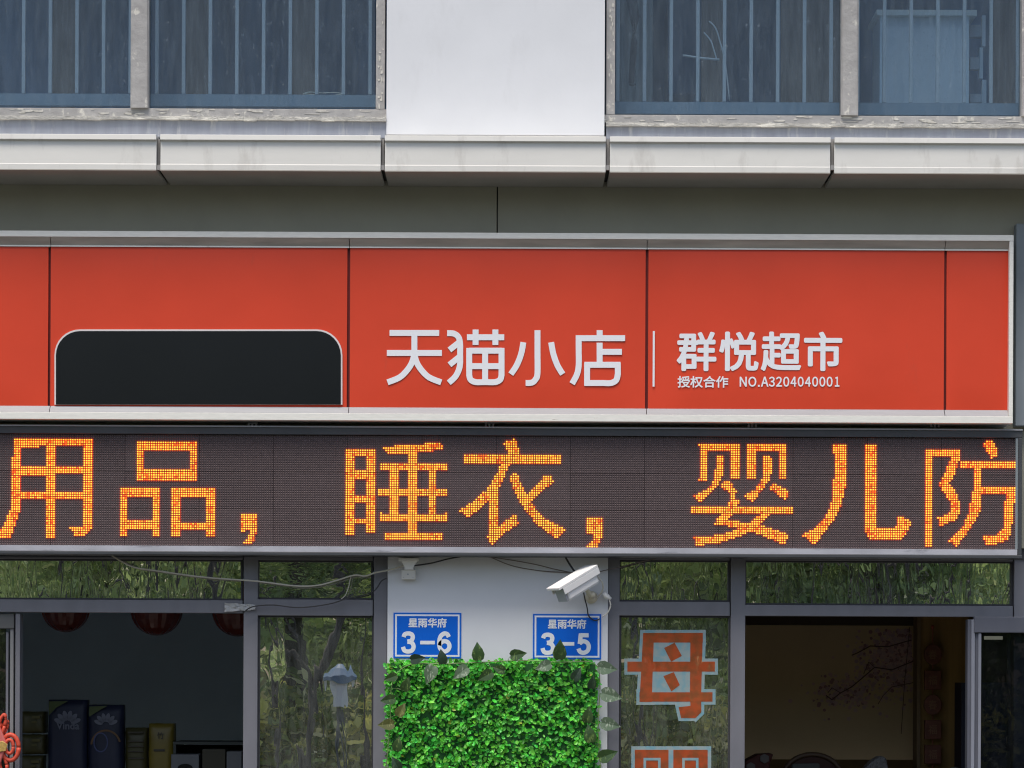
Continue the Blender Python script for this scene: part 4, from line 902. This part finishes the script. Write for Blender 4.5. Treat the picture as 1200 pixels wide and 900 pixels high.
cable('white curved cable looping from the back of the security camera', [(700,675,-.08),(706,683,-.07),(706,692,-.05),(700,700,-.02),(697,704,-.004)], .0036, M_cw)
cable('white cable tail hanging below its junction beside the dark post', [(711,695,-.03),(714,703,-.03),(715.5,710,-.03),(712,718,-.025),(706,723,-.02)], .0032, M_cw)
cable('thin black cable hanging from the security camera onto the blue plate', [(683.5,690,-.06),(685,700,-.05),(688,712,-.02),(690,722,-.012),(697,727,-.012),(703,725,-.012)], .0030, M_ck)
m = MB(); m.tube([pt(707, 694, -.03), pt(711, 699, -.032), pt(716, 702, -.03)], [.011, .013, .006], 10); tag(m.build('cable_connector', M_camw, base=pt(711, 699, -.03), smooth=True), 'white bulb shaped cable connector beside the dark post', 'connector')
T = thing('small_wall_mount', 'small empty white camera mount at the top left of the pillar', 'wall mount', pt(478, 679, 0))
m = MB(); m.pbox(467, 654, 490.5, 657.2, -.06, -.001, xr=478); m.build('top_plate', M_camw, T, bevel=.001)
m = MB(); m.prism([W(470, 657.4, -.05), W(489, 657.4, -.05), W(484.5, 664, -.05), W(484.5, 667.5, -.05), W(474, 667.5, -.05), W(474, 664, -.05)], -.05, -.002); m.build('neck', M_camw, T, bevel=.001)
m = MB(); m.pbox(470.5, 667.8, 487, 679, -.04, -.001, xr=478); m.build('base_box', mat('pale_mount', (.68, .66, .60), .5), T, bevel=.002)
for x, y in ((478, 673), (473.2, 676.5), (484, 676.5)): m = MB(); m.tube([pt(x, y, -.0405), pt(x, y, -.043)], .0035 if x == 478 else .002, 10); m.build('screw', M_grey, T)
m = MB(); vs = []
for j in range(5):
    for i in range(13): vs.append((W(263+i*3.0, 700, 0)[0], .013+R.uniform(-.004, .003)-.004, W(263+i*3, 706.5+j*2.6+R.uniform(-.5, .5)+(.15*i if j < 2 else -.2*i), 0)[1]))
m.add(vs, [(j*13+i, (j+1)*13+i, (j+1)*13+i+1, j*13+i+1) for j in range(4) for i in range(12)])
vs2 = [(v[0], .0192, v[2]) for v in vs]; m.add(vs2, [(j*13+i, j*13+i+1, (j+1)*13+i+1, (j+1)*13+i) for j in range(4) for i in range(12)])
tag(m.build('adhesive_tape', mat('crumpled_tape', (.42, .42, .41), .35, bump=(90, .8, .004)), base=pt(282, 712, .012)), 'crumpled pale tape wrapped round the post under the left transom', 'tape')

# ------------------------------------------------------------------ red knot ornament at lower left
KN = thing('knot_ornament', 'red rope knot ornament with a gold centre at the lower left corner', 'knot ornament', pt(0, 905, -.06))
M_knot = mat('knot_red', (.62, .075, .035), .55, noise=(60, .15)); M_knot2 = mat('knot_pink', (.60, .14, .12), .6, noise=(30, .1)); M_gold = mat('knot_gold', (.55, .35, .10), .4, noise=(70, .3), metal=.2)
YKN = -.08
def ring(cx, cy, rx, ry, Y, r, name='loop', rot=0, a0=0, a1=360):
    m = MB(); P_ = []
    for i in range(25):
        a = rad(a0+(a1-a0)*i/24); x = rx*math.cos(a); y = ry*math.sin(a); P_.append(pt(cx+x*math.cos(rad(rot))-y*math.sin(rad(rot)), cy+x*math.sin(rad(rot))+y*math.cos(rad(rot)), Y))
    m.tube(P_, r, 8); return m.build(name, M_knot, KN, smooth=True)
ring(12, 876, 10, 15, YKN, .010); ring(11, 875, 4.6, 8, YKN-.01, .0075); ring(2, 850, 3.6, 13, YKN-.004, .0075, rot=15); ring(5, 853, 3, 9, YKN+.008, .006, rot=25); ring(4, 897, 4, 12, YKN, .008, rot=-10)
ring(-14, 876, 10, 15, YKN, .010); ring(-4, 848, 4, 13, YKN, .008, rot=-10)
m = MB(); m.prism([W(-12, 874, YKN), W(-2, 845, YKN), W(9, 872, YKN), W(-1, 900, YKN)], YKN-.018, YKN+.01); m.build('flat_centre', M_knot2, KN, bevel=.006)
m = MB(); m.prism([W(-8, 872, YKN), W(4, 868, YKN), W(10, 872, YKN), W(8, 880, YKN), W(-6, 882, YKN)], YKN-.024, YKN-.019); m.build('gold_band', M_gold, KN, bevel=.003)
m = MB(); m.tube([pt(-1, 845, YKN), pt(-1, 722, YKN+.05)], .0018, 5); m.build('hanging_cord', M_knot, KN)

# ------------------------------------------------------------------ greenery and lamp across the road (seen reflected in the glass)
def vpt(px, py, Y):     # where a thing must stand so that the glass mirrors it at this pixel; Y = its real depth (negative)
    D = 2*YG-Y; x, z = W(px, py, D); return x, z
M_bark = mat('bark', (.07, .06, .05), .9, noise=(12, .3, (3, 3, .5)), bump=(30, .8, .02, (2, 2, .4)))
M_tleaf = mat('tree_leaf', (.1, .15, .03), .5, attr='tint', trans=.5)
def crown_mesh(seed, n, rx, rz, shades, lsize):
    rr = random.Random(seed); m = MB(); cl = [(rr.gauss(0, .42)*rx, rr.gauss(0, .42)*rx, rr.gauss(0, .40)*rz, rr.uniform(.35, .75)*rx*.5, rr.choice(shades)) for _ in range(26)]
    for k in range(n):
        cx, cy, cz, cr, sh = rr.choice(cl)
        p = Vector((cx+rr.gauss(0, cr*.6), cy+rr.gauss(0, cr*.6), cz+rr.gauss(0, cr*.5)))
        nn = Vector((rr.gauss(0, 1), rr.gauss(0, 1), rr.gauss(.3, 1))).normalized(); a = nn.orthogonal().normalized(); b = nn.cross(a)
        t = rr.uniform(0, 6.28); a, b = a*math.cos(t)+b*math.sin(t), b*math.cos(t)-a*math.sin(t)
        s = lsize*rr.uniform(.6, 1.3); f = rr.uniform(.6, 1.35)
        m.add([p-a*s, p+b*s*.45, p+a*s, p-b*s*.45], [(0, 1, 2, 3)], (sh[0]*f, sh[1]*f, sh[2]*f))
    return m
greens = [(.30, .40, .16), (.40, .50, .20), (.18, .25, .11), (.36, .46, .19), (.54, .60, .30)]
protos = []
for s_ in range(3): protos.append(crown_mesh(50+s_, 8000, 1.9, 1.7, greens, .075))
def tree(px, Y, h, lab_, ci, lean=0, r=.13, low=2.7):
    x = W(px, 690, 2*YG-Y)[0]
    T = thing('roadside_tree', lab_, 'tree', (x, Y, 0), 'trees across the road')
    m = MB(); tops = []
    P_ = [(x+lean*(z/h)**1.3+.05*math.sin(z*2+px), Y, z) for z in [i*h/8 for i in range(9)]]
    m.tube(P_, [r*(1-.09*i) for i in range(9)], 8)
    for k in range(5):
        z0 = h*(.38+.12*k); b0_ = Vector((x+lean*(z0/h)**1.3, Y, z0)); an = R.uniform(0, 6.28); L_ = R.uniform(.9, 1.6)
        m.tube([b0_, b0_+Vector((math.cos(an)*L_*.5, math.sin(an)*L_*.5, L_*.45)), b0_+Vector((math.cos(an)*L_, math.sin(an)*L_, L_))], [r*.5, r*.3, r*.1], 6)
    m.build('trunk', M_bark, T, smooth=True)

    if PM[ci] is None:
        raise RuntimeError('no crown')
    else:
        o = PM[ci].copy(); o.name = 'crown'; COL.objects.link(o); o.parent = T
    o.location = Vector((lean, 0, low+1.4))
    o.rotation_euler = (0, 0, R.uniform(0, 6.28)); s = R.uniform(.9, 1.2); o.scale = (s, s, s*1.1)
    return T
# crown vertices were written around the origin: keep them local
_b = MB.build
PM = [None]*3
for ci in range(3):
    me_o = _b(protos[ci], 'crown', M_tleaf); me_o['kind'] = 'stuff'; PM[ci] = me_o
tl = [(60, -19, 'slim tree across the road opposite the open door leaf'), (170, -24, 'tree across the road behind the slim tree'), (345, -18.5, 'forked dark trunk tree mirrored in the side pane left of the pillar'), (395, -26, 'tree with loose crown across the road behind the street lamp'),
      (520, -22, 'tree across the road opposite the left half of the white pillar'), (640, -20, 'tree across the road opposite the right half of the white pillar'), (770, -24, 'tree mirrored behind the orange window characters'), (905, -21, 'tree mirrored in the left end of the wide right transom'),
      (1035, -19, 'straight trunk tree mirrored in the middle of the wide right transom'), (1130, -25, 'tree mirrored in the right end of the wide right transom'), (-120, -22, 'tree across the road beyond the left shop'), (1320, -21, 'tree across the road beyond the right shop')]
for i, (px, Y, lb) in enumerate(tl): tree(px, Y, R.uniform(4.6, 6), lb, i % 3, R.uniform(-.3, .5), R.uniform(.09, .16), R.uniform(1.7, 2.6))
for ci in range(3): bpy.data.objects.remove(PM[ci])
# forked branch in front of the lamp
# shrubs
sh_p = crown_mesh(91, 6000, 1.5, 1.0, [(.45, .50, .15), (.60, .58, .18), (.22, .28, .10), (.70, .66, .35)], .075)
sh0 = None
for i in range(13):
    x = -9+i*1.5+R.uniform(-.3, .3); Y = -17.4-R.uniform(0, 1.8)
    if sh0 is None:
        sh0 = sh_p.build('shrub', M_tleaf); o = sh0
    else: o = sh0.copy(); COL.objects.link(o)
    o.location = (x, Y, .85); o.rotation_euler = (0, 0, R.uniform(0, 6.28)); s = R.uniform(.7, 1.05); o.scale = (s, s, s)
    tag(o, 'rounded yellow green shrub in the planting row across the road', 'shrub', 'shrubs across the road')
fw = MB(); rr = random.Random(3)
for k in range(11000):
    x = rr.uniform(-22, 22); z = rr.uniform(0, 9)*rr.random()**.15; y = -33+rr.gauss(0, 1.3)+1.2*math.sin(x*.7)
    f = rr.uniform(.5, 1.2)*(.75+.4*math.sin(x*.9)*math.sin(z*1.1+x*.3)); sh = rr.choice(greens)
    nn = Vector((rr.gauss(0, .7), 1, rr.gauss(.3, .7))).normalized(); a = nn.orthogonal().normalized(); b = nn.cross(a); s = .22*rr.uniform(.6, 1.4); p = Vector((x, y, z))
    fw.add([p-a*s, p+b*s*.6, p+a*s, p-b*s*.6], [(0, 1, 2, 3)], (sh[0]*f, sh[1]*f, sh[2]*f))
o = fw.build('woodland', M_tleaf, kind='stuff'); tag(o, 'dense green belt of woodland closing the view across the road', 'woodland')
# street lamp
Yl = -15.5; xl = W(398, 800, 2*YG-Yl)[0]; zl0 = W(398, 829, 2*YG-Yl)[1]; zl1 = W(398, 797, 2*YG-Yl)[1]; zl2 = W(398, 779, 2*YG-Yl)[1]; kx = S(2*YG-Yl)
LM = thing('street_lamp', 'street lamp with tapered white lantern and blue grey cap across the road', 'street lamp', (xl, Yl, 0))
m = MB(); m.tube([(xl, Yl, 0), (xl, Yl, zl0-.01)], [.035, .018], 10); m.build('post', mat('lamp_post', (.03, .035, .035), .5), LM, smooth=True)
m = MB(); m.tube([(xl, Yl, zl0), (xl, Yl, zl1)], [7*kx, 13*kx], 6); m.build('lantern_glass', mat('lamp_glass', (.75, .76, .78), .4), LM)
m = MB(); m.tube([(xl, Yl, zl1+.002), (xl, Yl, zl1+.04), (xl, Yl, zl1+.1), (xl, Yl, zl2)], [17*kx, 17*kx, 11*kx, 4*kx], 12); m.build('cap', mat('lamp_cap', (.12, .19, .28), .45), LM)

# dark forked tree beside the lamp
Yt = -15.0; Dt = 2*YG-Yt
def vp(px, py): x, z = W(px, py, Dt); return (x, Yt, z)
T = thing('roadside_tree', 'bare dark forked tree leaning beside the street lamp across the road', 'tree', (vp(362, 900)[0], Yt, 0), 'trees across the road')
k_ = S(Dt)
m = MB(); m.tube(spline([(vp(360, 900)[0], Yt, 0), vp(361, 900), vp(364, 850), vp(370, 805), vp(385, 765), vp(396, 735), vp(400, 690), vp(396, 600), vp(405, 480)]), [8*k_*(1-.013*i) for i in range(41)], 8)
m.build('trunk', M_bark, T, smooth=True)
for P_, w0 in (([vp(367, 815), vp(360, 785), vp(345, 768), vp(325, 748), vp(312, 730), vp(306, 690)], 3.2), ([vp(352, 775), vp(350, 755), vp(344, 738), vp(335, 700)], 1.8), ([vp(322, 830), vp(323, 800), vp(318, 770), vp(322, 700)], 1.6), ([vp(425, 960), vp(427, 850), vp(424, 790), vp(428, 700)], 3.2), ([vp(322, 960), vp(323, 900), vp(325, 860), vp(330, 838)], 3.5), ([vp(400, 720), vp(412, 700), vp(425, 670)], 1.5)):
    pp = spline(P_); m = MB(); m.tube(pp, [w0*k_*(1-.5*i/len(pp)) for i in range(len(pp))], 6); m.build('branch', M_bark, T, smooth=True)

for px, w0, lb, bend in ((75, 3.2, 'bare slim trunk mirrored near the left end of the left transom', .05), (166, 4.0, 'bare crooked trunk mirrored under the start of the pale cable', -.08), (249, 6.0, 'thick grey trunk mirrored left of the taped post', .02),
                     (965, 3.4, 'bare curved trunk mirrored left of the middle of the wide transom', .10), (1044, 6.0, 'thick straight trunk mirrored in the wide right transom', .0), (1118, 3.0, 'pale slim trunk mirrored toward the right end of the wide transom', -.06), (752, 3.4, 'slim trunk mirrored beside the orange window character', .05)):
    T = thing('roadside_tree', lb, 'tree', (vp(px, 700)[0], Yt-.4, 0), 'trees across the road')
    x0 = vp(px, 700)[0]; pp = [(x0+bend*math.sin(z*2.2), Yt-.4, z) for z in [i*.35 for i in range(14)]]
    m = MB(); m.tube(pp, [w0*k_*(1-.03*i) for i in range(14)], 8); m.build('trunk', M_bark, T, smooth=True)
    for j in range(4):
        z0 = 1.9+.45*j; sg_ = -1 if j % 2 else 1; b0_ = Vector((x0+bend*math.sin(z0*2.2), Yt-.4, z0))
        m = MB(); m.tube(spline([b0_, b0_+Vector((sg_*.22, 0, .16)), b0_+Vector((sg_*.36, .1, .45)), b0_+Vector((sg_*.6, .1, .8))]), [w0*k_*.35]*16, 5); m.build('branch', M_bark, T, smooth=True)
